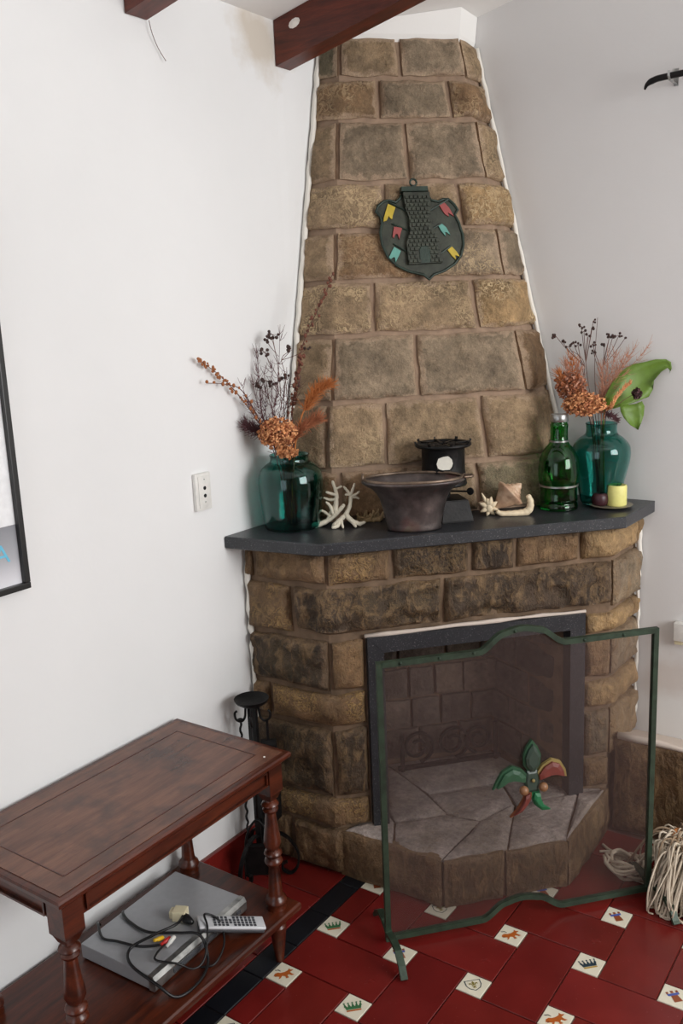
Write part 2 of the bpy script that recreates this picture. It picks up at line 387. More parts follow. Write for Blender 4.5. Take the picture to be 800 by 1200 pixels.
EM['lion'] = flat([([(x*u*1.1, y*u*1.1) for x, y in p], c) for p, c in [
     ([(-20,-2),(-17,4),(-11,6),(-6,4),(2,5),(9,8),(11,13),(14,9),(20,8),(16,5),(12,3),(15,-2),(20,-6),(14,-7),(9,-3),(6,-6),(9,-12),(3,-13),(2,-7),(-4,-5),(-7,-10),(-12,-13),(-9,-6),(-14,-5)], 'ink_orange'),
     ([(-6,8),(-10,12),(-15,12),(-17,15),(-14,14),(-9,14),(-5,9)], 'ink_dark'), ([(-18,-3),(-14,-1),(-13,-4),(-17,-5)], 'ink_brown')]], 'lion')
EM['tower'] = flat([([(x*u, y*u) for x, y in p], c) for p, c in [
     ([(-9,-15),(9,-15),(7,3),(-7,3)], 'ink_brown'), ([(-12,3),(12,3),(13,9),(-13,9)], 'ink_blue'),
     ([(-13,9.4),(-8,9.4),(-8,15),(-13,15)], 'ink_brown'), ([(-3,9.4),(3,9.4),(3,16),(-3,16)], 'ink_brown'), ([(8,9.4),(13,9.4),(13,15),(8,15)], 'ink_brown'), ]], 'tower')
def ring_poly(o, k):
    return [( [(o[i][0],o[i][1]), (o[(i+1) % len(o)][0],o[(i+1) % len(o)][1]), (o[(i+1) % len(o)][0]*k,o[(i+1) % len(o)][1]*k), (o[i][0]*k,o[i][1]*k)], 'ink_navy') for i in range(len(o))]
SH = [(-17*u,14*u),(17*u,14*u),(17*u,0),(12*u,-10*u),(0,-17*u),(-12*u,-10*u),(-17*u,0)]
EM['shield'] = flat(ring_poly(SH, 0.88) + [([(x*u, y*u) for x, y in p], 'ink_olive') for p in [[(0,11),(3,6),(1.5,-1),(-1.5,-1),(-3,6)], [(2,0),(5,6),(9,6),(10,1),(8,3),(5,2),(3,-2)], [(-2,0),(-5,6),(-9,6),(-10,1),(-8,3),(-5,2),(-3,-2)], [(-5,-2.5),(5,-2.5),(5,-4),(-5,-4)], [(-1.5,-4),(1.5,-4),(4,-10),(0,-8),(-4,-10)]]], 'shield')
KNOWN = {(0,1):'crown_green',(0,0):'lion',(1,0):'crown_green',(1,1):'tower',(2,2):'lion',(2,1):'shield',(3,2):'crown_navy',(3,3):'tower',(3,1):'lion',(4,2):'tower',(1,2):'shield',(0,2):'tower',(0,-1):'shield',(2,3):'tower',(4,3):'crown_green'}
ELAB = {'crown_green':'green crown with an orange band','crown_navy':'dark blue crown with a gold band','lion':'orange walking lion','tower':'brown tower with a blue band','shield':'outlined shield with a fleur-de-lis'}
for i in range(-1, 9):
    for j in range(-5, 6):
        x, y = X0+i*PX_, Y0+j*PY_
        if i >= 0 and not buried(x, y):
            t_ = linked('cream_tile', me_d, floor, (x, y, 0))
            k = KNOWN.get((i, j)) or ('lion','crown_green','tower','shield','crown_navy')[(i*2+j*3) % 5]
            e = linked('painted_emblem', EM[k], t_, (0,0,0.0002)); e['label'] = ELAB[k]
        cx, cy = x+PX_/2, y+PY_/2
        if i == -1:
            if j % 2 != 0 and not buried(X0, cy): linked('short_red_tile', me_c, floor, (X0, cy, 0), red_c())
        elif not buried(cx, cy):
            linked('oblong_red_tile', me_h if (i+j) % 2 == 0 else me_v, floor, (cx, cy, 0), red_c())
for k in range(11):
    y = 1.976 - 0.1425*k; linked('black_tile', me_k, floor, (X0-DS, y, 0))
for k in range(6):
    y = 1.818+0.14 - 0.28*k; linked('square_red_tile', me_s, floor, (X0-DS*1.5-0.145, y, 0), red_c())

# red skirting along the left wall
b = MB(); b.box((0.004, (YB+1.9)/2, 0.055), (0.008, 1.9-YB, 0.11)); sk = struct('baseboard_left', b, M['grout'], 'low skirting of red tiles on the bright wall')
b = MB(); b.box((0,0,0), (0.010, 0.28-G, 0.109), bev=0.0015); me_sk = mesh_of('skirting_tile', b, M['red'])
for k in range(7): linked('skirting_tile', me_sk, sk, (0.010, 1.76-0.28*k, 0.0565), red_c())

# ------------------------------------------------------------------ masonry
def path_point(pts, s):
    k = min(max(int(math.floor(s)), -1), 1); a, c = pts[k+1], pts[k+2]; return a.lerp(c, s-k), (c-a)
def stone(parent, corners, s0, s1, z0, z1, color, proud=0.014, rough=0.006, seed=0, mat='stone', gap=0.008, step=0.018, name='stone', label=None, alpha=0.0):
    """one block of a course that follows the plan corners (a function of height) round the folds"""
    zs_n = max(4, int((z1-z0)/step)+1)
    def plan(s, z): 
        p, d = path_point(corners(z), s); n = V((d.y, -d.x, 0)).normalized(); return p, n, d.length
    # lengths for edge distances
    zm = (z0+z1)/2; brk = [s0]+[q for q in (0.0, 1.0) if s0+1e-4 < q < s1-1e-4]+[s1]; samples = []
    L = 0.0; lens = []
    for a, c in zip(brk[:-1], brk[1:]):
        d = (path_point(corners(zm), (a+c)/2)[1]).length*(c-a); n = max(2, int(d/step))
        for i in range(n+(c == s1)): samples.append((a+(c-a)*i/n, L+d*i/n, a if i == 0 else None))
        L += d
    m_, k_ = len(samples), zs_n+1; pts = []; H = z1-z0
    def fold_n(s, z):
        if abs(s) < 1e-6 or abs(s-1) < 1e-6:
            n1 = plan(s-1e-3, z)[1]; n2 = plan(s+1e-3, z)[1]; return ((n1+n2)/(1+n1.dot(n2)))
        return plan(s, z)[1]
    edges = []
    irr = [noise.noise(V((seed*3.1, q*1.7, 0.3)))*0.004 for q in range(4)]
    for j in range(k_):
        vz = j/zs_n
        for i, (s, l, _) in enumerate(samples):
            z = z0+gap+irr[0]*(l/L)+(H-2*gap)*vz
            p, _, _ = plan(min(max(s, -1), 2), z); n = fold_n(s, z)
            # joint gap at the two ends
            d = path_point(corners(z), min(max(s, -0.9999), 1.9999))[1].normalized()
            e0, e1 = l, L-l; sh = gap*(1-min(1, e0/(L*0.5)))-gap*(1-min(1, e1/(L*0.5)))
            p = p+d*sh
            ed = min(e0, e1, vz*H, (1-vz)*H)
            h = proud*min(1.0, (ed/0.014)) ** 0.6 if ed > 0 else 0.0
            q = V((p.x, p.y, z))*14+V((seed*7.3, seed*1.9, 0))
            edges.append(ed)
            h += rough*(noise.fractal(q, 1.0, 2.1, 4)) * min(1, 0.25+ed/0.02) + min(ed, .05)*.12*(1+noise.noise(V((seed*5.1, 2, 1))))
            wob = 0.006*noise.noise(q*1.3+V((5,5,5)))
            pts.append(V((p.x, p.y, z+wob*(0.3 if 0 < j < zs_n else 1)))+n*h+(d*wob*.8 if (i in (0, m_-1) and -0.99 < s < 1.99) else V((0,0,0))))
    f = [(j*m_+i, j*m_+i+1, (j+1)*m_+i+1, (j+1)*m_+i) for j in range(k_-1) for i in range(m_-1)]
    rim = [i for i in range(m_)]+[j*m_+m_-1 for j in range(1, k_)]+[(k_-1)*m_+i for i in range(m_-2, -1, -1)]+[j*m_ for j in range(k_-2, 0, -1)]
    nb = len(pts)
    for r_ in rim:
        i = r_ % m_; s = samples[i][0]; n = fold_n(s, pts[r_].z); pts.append(pts[r_]-n*0.024)
    kk = len(rim); f += [(rim[(a+1) % kk], rim[a], nb+a, nb+(a+1) % kk) for a in range(kk)]
    b = MB(); b.v = pts; b.f = f
    c = list(color[:3])+[alpha]
    o = obj(name, b, M[mat], parent, smooth=True, angle=55, color=c, label=label)
    at_ = o.data.attributes.new('edge', 'FLOAT', 'POINT'); at_.data.foreach_set('value', edges+[0.0]*(len(pts)-len(edges)))
    return o
TAN, GOLD, GREYB, BRN, DARK, SOOT, OLV = (150,127,99), (162,133,95), (131,115,95), (130,102,74), (72,58,46), (52,46,42), (116,106,84)
def tint(c, k=1.0):
    j = R.uniform(0.92, 1.08); return tuple(min(1, x*k*j) for x in rgb(*c)[:3])

# fireplace plan (heights in metres)
fA, fB, fC, fD = V((0.0,1.920,0)), V((.282,1.936,0)), V((.866,2.564,0)), V((.875,YW,0))
fdir = (fC-fB).normalized(); fn = V((fdir.y, -fdir.x, 0)); FL = (fC-fB).length
def FPt(s, off, z): return fB+fdir*s+fn*off+V((0,0,z))
TS = 0.983      # underside of the shelf
HZ = 0.147      # top of the hearth
FW = thing('fireplace', 'corner fireplace of rough brown sandstone blocks with black granite surround', 'fireplace', (0.45, 2.35, 0))
rc = 0.008
OL, OR = 0.150, 0.715
BLp, BRp = FPt(0.215, -0.36, 0), FPt(0.62, -0.36, 0)
def inn(p): return (p.x, p.y)
b = MB()
ip = 0.010
cA, cB, cC, cD = V((0.004,fA.y+rc,0)), fB-fn*rc+V((0,rc*.3,0)), fC-fn*rc-V((rc*.3,0,0)), V((fD.x-rc, YW-.004, 0))
jl0, jl1 = FPt(OL-ip, -rc, 0), FPt(OL-ip, -0.05, 0); jr0, jr1 = FPt(OR+ip, -rc, 0), FPt(OR+ip, -0.05, 0)
BLo, BRo = FPt(0.20, -0.375, 0), FPt(0.635, -0.375, 0)
b.prism([inn(p) for p in (cA, cB, jl0, BLo, V((.004, 2.5, 0)))], 0.0, TS)
b.prism([inn(p) for p in (jr0, cC, cD, V((.42, YW-.004, 0)), BRo)], 0.0, TS)
b.prism([inn(p) for p in (BLo, BRo, V((.42, YW-.004, 0)), V((.004, YW-.004, 0)), V((.004, 2.5, 0)))], 0.0, TS)
b.prism([inn(p) for p in (jl0, jr0, BRo, BLo)], 0.675, TS)
obj('mortar_core', b, M['mortar_dark'], FW)
fcor = lambda z: [fA, fB, fC, fD]
def fx(s): return s/FL           # front metres -> path parameter
def lx(x): return (x-.282)/.282  # left face x -> path parameter
def ry(y): return 1+(y-2.564)/(YW-2.564)
sd = 1
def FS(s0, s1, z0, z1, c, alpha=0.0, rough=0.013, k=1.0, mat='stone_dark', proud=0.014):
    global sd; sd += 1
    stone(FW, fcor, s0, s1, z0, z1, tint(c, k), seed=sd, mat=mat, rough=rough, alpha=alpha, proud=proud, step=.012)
z = [TS, .880, .727, .571, .461, .246, .150, 0.0]
# course under the shelf
for s0, s1, c, a in [(-1, lx(.036), BRN, 0), (lx(.036), 0, BRN, 0.1), (0, fx(.187), BRN, .8), (fx(.187), fx(.417), DARK, .2), (fx(.417), fx(.554), DARK, 0), (fx(.554), fx(.753), BRN, .1), (fx(.753), ry(2.727), GOLD, .35), (ry(2.727), 2, GOLD, 0)]:
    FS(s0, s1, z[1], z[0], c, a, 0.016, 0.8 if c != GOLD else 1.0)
# lintel course
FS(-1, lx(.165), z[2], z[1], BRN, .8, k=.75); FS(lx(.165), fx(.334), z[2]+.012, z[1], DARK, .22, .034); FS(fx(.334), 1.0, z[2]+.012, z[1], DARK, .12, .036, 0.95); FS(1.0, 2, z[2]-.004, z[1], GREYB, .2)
# left pier
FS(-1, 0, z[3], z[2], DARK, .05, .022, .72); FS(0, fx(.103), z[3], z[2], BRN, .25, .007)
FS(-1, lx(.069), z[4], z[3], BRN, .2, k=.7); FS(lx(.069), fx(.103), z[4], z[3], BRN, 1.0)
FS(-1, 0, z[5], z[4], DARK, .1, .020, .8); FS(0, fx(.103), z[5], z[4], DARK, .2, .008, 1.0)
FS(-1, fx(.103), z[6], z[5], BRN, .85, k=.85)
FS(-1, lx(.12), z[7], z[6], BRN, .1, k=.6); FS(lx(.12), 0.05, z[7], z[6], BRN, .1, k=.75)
# right pier
rz = [.7235, .650, .512, .4145, .257, .152]
FS(fx(.768), ry(2.727), rz[1], rz[0], GOLD, .5); FS(ry(2.727), 2, rz[1], rz[0], GOLD, .0)
FS(fx(.768), 1, rz[2], rz[1], BRN, .1, .010); FS(1, 2, rz[2], rz[1], GREYB, .2, k=1.15)
FS(fx(.768), 2, rz[3], rz[2], GOLD, .3, .010)
FS(fx(.768), 1, rz[4], rz[3], GREYB, .1, .008, .75); FS(1, 2, rz[4]-.005, rz[3], TAN, .25)
FS(fx(.768), 1, rz[5], rz[4], BRN, .3, .010, .8)
# pale fillet of mortar over the granite
b = MB(); b.tube([FPt(.10+.067*i, .004+.004*R.random(), .733+R.uniform(-.003,.003)) for i in range(11)], [R.uniform(.003,.009) for i in range(11)], 6)
obj('mortar_fillet', b, M['ledge'], FW, smooth=True)
# ragged white plaster along both ends
for nm, pts in (('plaster_edge', [V((.014, 1.920, .14+i*.028)) for i in range(31)]), ('plaster_edge', [V((.884, 2.764, .29+i*.026)) for i in range(27)])):
    b = MB(); b.tube([p+V((R.uniform(-.003,.003), R.uniform(-.006,.002), 0)) for p in pts], [R.uniform(.004,.011) for p in pts], 6); obj(nm, b, M['plaster_edge'], FW, smooth=True)
# granite surround
def frame_bar(s0, s1, z0, z1, depth=0.05, out=0.016, mit=0):
    b = MB(); q = 0.047
    if mit == 0: poly = [(s0, z0), (s1, z0), (s1, z1-(q if s0 < .4 else 0)), (s0, z1)] if s0 < .4 else [(s0, z0), (s1, z0), (s1, z1), (s0, z1-q)]
    else: poly = [(s0, z1), (s1, z1), (s1-q, z0), (s0+q, z0)]
    b.plate(poly, fB, fdir, V((0,0,1)), fn, -depth, out); obj('granite_bar', b, M['granite'], FW)
zt = .727
frame_bar(.105, .152, HZ-.004, zt); frame_bar(.719, .766, HZ-.004, zt); frame_bar(.1055, .7655, zt-.047, zt, mit=1)
# firebox lining
gcor = lambda z: [FPt(OL-ip+.002, -.055, 0), BLp, BRp, FPt(OR+ip-.002, -.055, 0)]
def gstone(s0, s1, z0, z1, c, k=1.0):
    global sd; sd += 1
    stone(FW, gcor, s0, s1, z0, z1, tint(c, k), seed=sd, mat='stone_soot', rough=.008, proud=.008, gap=.005, step=.03, name='firebox_stone')
# the lining faces into the room: same corners walked from left to right give normals towards the opening
row = [HZ, .255, .36, .47, .58, .672]
cut = [[-1,-.45,.05,.36,.7,1.0,1.45,2],[-1,-.2,.3,.55,.82,1.25,1.7,2],[-1,-.5,0.0,.28,.5,.75,1.05,1.55,2],[-1,-.25,.2,.6,.9,1.35,2],[-1,-.5,.1,.45,.8,1.1,1.6,2]]
for a in range(5):
    for c0, c1 in zip(cut[a][:-1], cut[a][1:]): gstone(c0, c1, row[a], row[a+1], R.choice([(92,80,72),(110,94,82),(78,68,62)]), 1.25 if a in (1, 2) else 0.85)
# hearth: body, kerb stones, flagstone top
h1, h2 = V((.616,1.955,0)), V((.868,2.228,0))
hb = MB(); hb.prism([inn(p) for p in (V((.29,1.944,0)), h1+V((-.004,.008,0)), h2+V((-.010,.004,0)), V((.862,2.565,0)), BRp, BLp)], 0, HZ-.014); obj('hearth_core', hb, M['mortar_dark'], FW)
hcor = lambda z: [V((.280,1.938,0)), h1, h2, V((.870,2.562,0))]
def HS(s0, s1, c, k, rough=.006):
    global sd; sd += 1
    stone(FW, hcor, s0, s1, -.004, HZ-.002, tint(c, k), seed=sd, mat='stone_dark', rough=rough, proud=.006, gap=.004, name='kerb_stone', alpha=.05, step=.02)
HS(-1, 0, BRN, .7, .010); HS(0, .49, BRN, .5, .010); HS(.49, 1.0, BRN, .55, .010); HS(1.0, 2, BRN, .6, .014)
def flag(poly, c, k=1.0):
    """flagstone of the hearth top, given by plan points"""
    cx = sum(p[0] for p in poly)/len(poly); cy = sum(p[1] for p in poly)/len(poly); pts = []
    for i, p in enumerate(poly):
        q = poly[(i+1) % len(poly)]
        for t_ in (0, .33, .66):
            x, y = p[0]+(q[0]-p[0])*t_, p[1]+(q[1]-p[1])*t_; w_ = .006*noise.noise(V((x*30, y*30, 1)))
            dx, dy = x-cx, y-cy; d = math.hypot(dx, dy); pts.append((x-dx/d*(.004-w_), y-dy/d*(.004-w_)))
    n = len(pts); b = MB(); zt_ = HZ+R.uniform(-.002,.004)
    def ringp(k_, z): return [V((cx+(p[0]-cx)*k_, cy+(p[1]-cy)*k_, z+.004*noise.noise(V((p[0]*25*k_, p[1]*25, 3))))) for p in pts]
    b.v = ringp(1, HZ-.02)+ringp(1, zt_-.004)+ringp(.93, zt_)+ringp(.5, zt_+.002)+[V((cx, cy, zt_+.001))]
    b.f = [(k_*n+i, k_*n+(i+1) % n, (k_+1)*n+(i+1) % n, (k_+1)*n+i) for k_ in range(3) for i in range(n)]+[(3*n+i, 3*n+(i+1) % n, 4*n) for i in range(n)]
    o = obj('flagstone', b, M['stone'], FW, smooth=True, angle=50, color=list(tint(c, k))+[0.1])
    at_ = o.data.attributes.new('edge', 'FLOAT', 'POINT'); at_.data.foreach_set('value', [0.06]*len(b.v))
AS = (164, 152, 146)
P0, P1, P2, P3 = (.300,1.946), (.612,1.960), (.862,2.232), (.862,2.545)
q1 = (.742,2.100); q2 = (.512,2.175); q3=(.66,2.33); q4=(.40,2.06); q5=(.405,2.245); q6=(.57,2.43); q7=(.80,2.49); q8=(.615,2.19)
fb1 = inn(FPt(.16,-.06,0)); fb2=inn(FPt(.24,-.345,0)); fb3=inn(FPt(.60,-.345,0)); fb4=inn(FPt(.705,-.06,0))
pj = (.46, 1.953)
flag([P0, pj, q4, fb1], AS); flag([pj, P1, q8, q2, q4], AS, 1.05); flag([P1, q1, q3, q8], AS, .95); flag([q1, P2, q7, q3], AS, 1.1); flag([P2, P3, q7], AS, .9)
flag([fb1, q4, q2, q5, fb2], AS, .8); flag([q2, q8, q3, q6, q5], AS, .9); flag([q3, q7, P3, fb4, q6], AS, .85); flag([q5, q6, fb4, fb3, fb2], AS, .7)

# mantel shelf
ST = 1.018
sh = MB()
sp = [(0.002,1.846), (.300,1.888), (.912,2.530), (.922,YW-.002), (.012,YW-.002)]
n = len(sp); e = .004
cx, cy = .4, 2.4
for_z = [(TS+.001, 0), (TS+.004, e), (ST-.004, e), (ST, 0)]
pts = []
for zz, ee in for_z:
    for x, y in sp: pts.append(V((x+(ee if y < YW-.01 and x > .05 else 0)*.7, y-(ee if y < YW-.01 else 0)*.7, zz)))
sh.v = pts; sh.f = [tuple(reversed(range(n)))]+[(k*n+i, k*n+(i+1) % n, (k+1)*n+(i+1) % n, (k+1)*n+i) for k in range(3) for i in range(n)]+[tuple(3*n+i for i in range(n))]
tag(obj('mantel_shelf', sh, M['granite'], None), 'dark grey granite mantel shelf carrying the vases', 'shelf')

# chimney breast
CH = thing('chimney_breast', 'tapering chimney breast of large tan sandstone blocks above the shelf', 'chimney', (0.25, 2.5, ST))
def ch(z, ins=0.0):
    k = z-1.02; d = .6-.2*k-ins; tL = -.349+.0988*k+ins*.4; tR = .329-.1255*k-ins*.4; eL = .677-.214*k-ins; eR = .659-.237*k-ins; q = 2**.5
    return [V((.004, YW-eL, 0)), V(((d+tL)/q, YW-(d-tL)/q, 0)), V(((d+tR)/q, YW-(d-tR)/q, 0)), V((eR, YW-.002, 0))]
zc = [2.415, 2.292, 2.171, 1.993, 1.856, 1.708, 1.552, 1.361, 1.168, ST+.001]
b = MB()
lv = [ST+.001, 1.4, 1.8, 2.2, 2.40]
for zz in lv: b.v += [V((p.x, p.y, zz)) for p in ch(zz, .009)+[V((.004, YW-.002, 0))]]
k = len(lv); b.f = [(j*5+i, j*5+(i+1) % 5, (j+1)*5+(i+1) % 5, (j+1)*5+i) for j in range(k-1) for i in range(5)]+[(4,3,2,1,0), tuple((k-1)*5+i for i in range(5))]
obj('mortar_core', b, M['mortar'], CH)
def tf(t, z):
    kk = z-1.02; tL = -.349+.0988*kk; tR = .329-.1255*kk; return (t-tL)/(tR-tL)
rows = [  # joints (front offsets in metres) and block tints, from the top course down
 ([-1, 0, -.035, 1, 2], [(OLV,0,.75), (TAN,0,.85), (GREYB,0,1.05), (TAN,.2,.9)]),
 ([-1, -.108, .109, 2], [(BRN,.35,.95), (GREYB,.05,1.0), (BRN,.5,1.0)]),
 ([-1, 0, -.034, 1, 2], [(TAN,0,.85), (GREYB,0,1.0), (GREYB,0,1.05), (TAN,.3,.9)]),
 ([-1, -.115, .119, 2], [(TAN,.55,1.0), (TAN,.2,.9), (GOLD,.55,.95)]),
 ([-1, 0, -.022, 1, 2], [(TAN,0,.95), (BRN,.25,1.0), (GREYB,.55,1.1), (GREYB,0,1.1)]),
 ([-1, -.171, .143, 2], [(TAN,.7,.85), (TAN,.45,1.0), (GOLD,.9,1.0)]),
 ([-1, 0, -.050, 1, 2], [(TAN,.05,.9), (GREYB,.05,1.1), (GREYB,.05,1.05), (BRN,.1,.85)]),
 ([-1, -.396, -.162, .140, 2], [(TAN,0,.8), (TAN,.3,1.05), (TAN,.05,.95), (TAN,.05,.95)]),
 ([-1, -.314, -.111, .110, 2], [(BRN,0,.8), (BRN,0,.9), (TAN,0,.85), (OLV,.1,.95)])]
for r_, (cuts, cl) in enumerate(rows):
    z1, z0 = zc[r_], zc[r_+1]; zm = (z0+z1)/2; ps = []
    for t_ in cuts:
        if t_ in (-1, 0, 1, 2): ps.append(t_)
        else:
            f_ = tf(t_, zm); ps.append(f_ if f_ >= 0 else f_*.8)
    for a in range(len(ps)-1):
        c, al, kk = cl[a]; sd += 1
        stone(CH, ch, ps[a], ps[a+1], z0, z1, tint(c, kk), seed=sd, rough=.013, proud=.010, alpha=al, gap=.0075, step=.014)
# plaster neck between the stone and the sloping ceiling, plaster beads where stone meets wall
b = MB()
for zz, ins in ((2.395, .012), (2.42, -.004), (2.56, -.012)):
    b.v += [V((p.x, p.y, zz if zz < 2.5 else ceil_z(p.x)-.001)) for p in ch(min(zz, 2.42), ins)+[V((.004, YW-.002, 0))]]
b.f = [(j*5+i, j*5+(i+1) % 5, (j+1)*5+(i+1) % 5, (j+1)*5+i) for j in range(2) for i in range(5)]+[(4,3,2,1,0), tuple(10+i for i in range(5))]
obj('plaster_neck', b, M['plaster'], CH)
for side in (0, 3):
    pts = []
    for i in range(46):
        zz = 1.05+i*.03; p = ch(zz)[side]; pts.append(V((p.x+(.008 if side == 3 else .010)+R.uniform(-.002,.002), p.y-(.011 if side == 3 else .008)+R.uniform(-.002,.002), zz)))
    b = MB(); b.tube(pts, [R.uniform(.0078,.0092) if side == 0 else R.uniform(.007,.010) for p in pts], 6); obj('plaster_edge', b, M['plaster_edge'], CH, smooth=True)

# stone plinth with a plastered ledge along the right wall
TR = thing('trim_1', 'low brown stone plinth with a plastered ledge on the greyish wall', 'plinth', (1.4, 2.7, 0)); TR['kind'] = 'structure'; del TR['category']
b = MB(); b.v = [V(p) for p in ((.885,2.585,0),(XS-.02,2.585,0),(XS-.02,YW-.002,0),(.885,YW-.002,0),(.885,2.585,.325),(XS-.02,2.585,.315),(XS-.02,YW-.002,.255),(.885,YW-.002,.255))]
b.f = [(0,3,2,1),(4,5,6,7),(0,1,5,4),(1,2,6,5),(2,3,7,6),(3,0,4,7)]; obj('ledge', b, M['ledge'], TR)
tcor = lambda z: [V((.60,2.575,0)), V((.872,2.575,0)), V((XS-.1,2.575,0)), V((XS,2.575,0))]
for a, c, k_ in [(0,.16,.62), (.16,.36,.6), (.36,.6,.7), (.6,1,.7)]:
    sd += 1; stone(TR, tcor, a, c, 0.0, .325, tint((112,82,52), k_), seed=sd, mat='stone_dark', rough=.010, proud=.010, alpha=.05, step=.03)
b = MB(); b.tube([V((.89+i*.06, 2.578, .325+R.uniform(-.008,.006))) for i in range(30)], [R.uniform(.008,.014) for i in range(30)], 6); obj('plaster_lip', b, M['ledge'], TR, smooth=True)

# ------------------------------------------------------------------ roof beams
def beam(y0, y1, zb, label, spot=False):
    t_ = thing('ceiling_beam', label, 'beam', (0.0, (y0+y1)/2, zb), 'roof beams'); b = MB(); L_ = XS-.004
    b.v = [V((x, y, (zb+.2*x) if lo else ceil_z(x)-.001)) for x in (.003, L_) for y in (y0, y1) for lo in (1, 0)]
    b.f = [(0,1,3,2),(4,6,7,5),(0,4,5,1),(2,3,7,6),(0,2,6,4),(1,5,7,3)]
    obj('timber', b, M['beam'], t_)
    if spot:
        b = MB(); b.plate(circ(0, 0, .012, 10, 1.6), V((.075, y0, zb+.098)), V((1,0,.2)), V((0,0,1)), V((0,-1,0)), 0, .002); obj('paint_spot', b, M['flake'], t_)
beam(2.19, 2.255, 2.305, 'dark red-brown roof beam ending beside the chimney top', True)
beam(1.632, 1.70, 2.318, 'dark red-brown roof beam ending over the blank part of the bright wall')

# ------------------------------------------------------------------ table with lower shelf
TX0, TX1, TY0, TY1, TZ = 0.012, 0.400, 0.900, 1.597, 0.575
SZ = 0.155
T = thing('side_table', 'dark mahogany side table with turned legs and a lower shelf', 'table', (.206, 1.25, 0))
def slab(x0, x1, y0, y1, prof):
    """rectangular board with a moulded edge: prof = (overhang, height) from below to above"""
    b = MB(); k = len(prof)
    for o_, z_ in prof: b.v += [V(p) for p in ((x0-o_,y0-o_,z_),(x1+o_,y0-o_,z_),(x1+o_,y1+o_,z_),(x0-o_,y1+o_,z_))]
    b.f = [(3,2,1,0), tuple(4*(k-1)+i for i in range(4))]+[(j*4+i, j*4+(i+1) % 4, (j+1)*4+(i+1) % 4, (j+1)*4+i) for j in range(k-1) for i in range(4)]
    return b
obj('table_edge', slab(TX0+.012, TX1-.012, TY0+.012, TY1-.012, [(0,TZ-.024),(.004,TZ-.020),(.011,TZ-.014),(.012,TZ-.006),(.009,TZ-.002),(.004,TZ-.0015)]), M['mahogany'], T)
tt = obj('tabletop', slab(TX0+.016, TX1-.016, TY0+.016, TY1-.016, [(0,TZ-.006),(0,TZ)]), M['table_top'], T)
b = MB(); i_ = .062
for p, q in (((TX0+i_,TY0+i_),(TX1-i_,TY0+i_)),((TX1-i_,TY0+i_),(TX1-i_,TY1-i_)),((TX1-i_,TY1-i_),(TX0+i_,TY1-i_)),((TX0+i_,TY1-i_),(TX0+i_,TY0+i_))):
    d = V((q[0]-p[0], q[1]-p[1], 0)); c = V(((p[0]+q[0])/2, (p[1]+q[1])/2, TZ+.0003)); b.box(c, (max(abs(d.x),.003), max(abs(d.y),.003), .0008))
obj('inlay_line', b, M['mahogany'], tt)
b = MB(); b.sphere((TX1-.035, TY1-.06, TZ+.001), .003, 8, (1,1,.5)); obj('paint_fleck', b, M['flake'], tt)
za, zb_ = .478, TZ-.024
for (x0, x1, y0, y1, ax) in ((TX1-.045,TX1-.028,TY0+.05,TY1-.05,'x'),(TX0+.028,TX0+.045,TY0+.05,TY1-.05,'x'),(TX0+.05,TX1-.05,TY0+.028,TY0+.045,'y'),(TX0+.05,TX1-.05,TY1-.045,TY1-.028,'y')):
    b = MB(); b.box(((x0+x1)/2, (y0+y1)/2, (za+.022+zb_)/2), (x1-x0, y1-y0, zb_-za-.022)); ap = obj('apron', b, M['mahogany'], T)
    # raised moulding that outlines the drawer-like panel
    b = MB(); w_ = .005
    if ax == 'x':
        s_ = x1+.003 if x0 > .2 else x0-.003
        ya, yb = y0+.03, y1-.02
        b.box((s_, (ya+yb)/2, za+.030), (.008, yb-ya, w_)); b.box((s_, (ya+yb)/2, zb_-.010), (.008, yb-ya, w_)); b.box((s_, ya, (za+zb_+.020)/2), (.008, w_, zb_-za-.04)); b.box((s_, yb, (za+zb_+.020)/2), (.008, w_, zb_-za-.04))
    else:
        s_ = y1+.003 if y0 > 1.2 else y0-.003
        xa, xb = x0+.03, x1-.03
        b.box(((xa+xb)/2, s_, za+.030), (xb-xa, .008, w_)); b.box(((xa+xb)/2, s_, zb_-.010), (xb-xa, .008, w_)); b.box((xa, s_, (za+zb_+.020)/2), (w_, .008, zb_-za-.04)); b.box((xb, s_, (za+zb_+.020)/2), (w_, .008, zb_-za-.04))
    obj('moulding', b, M['mahogany'], ap)
obj('lower_shelf', slab(TX0+.008, TX1-.008, TY0+.008, TY1-.002, [(0,SZ-.024),(.006,SZ-.022),(.008,SZ-.014),(.008,SZ-.006),(.005,SZ-.001),(.002,SZ)]), M['mahogany'], T)
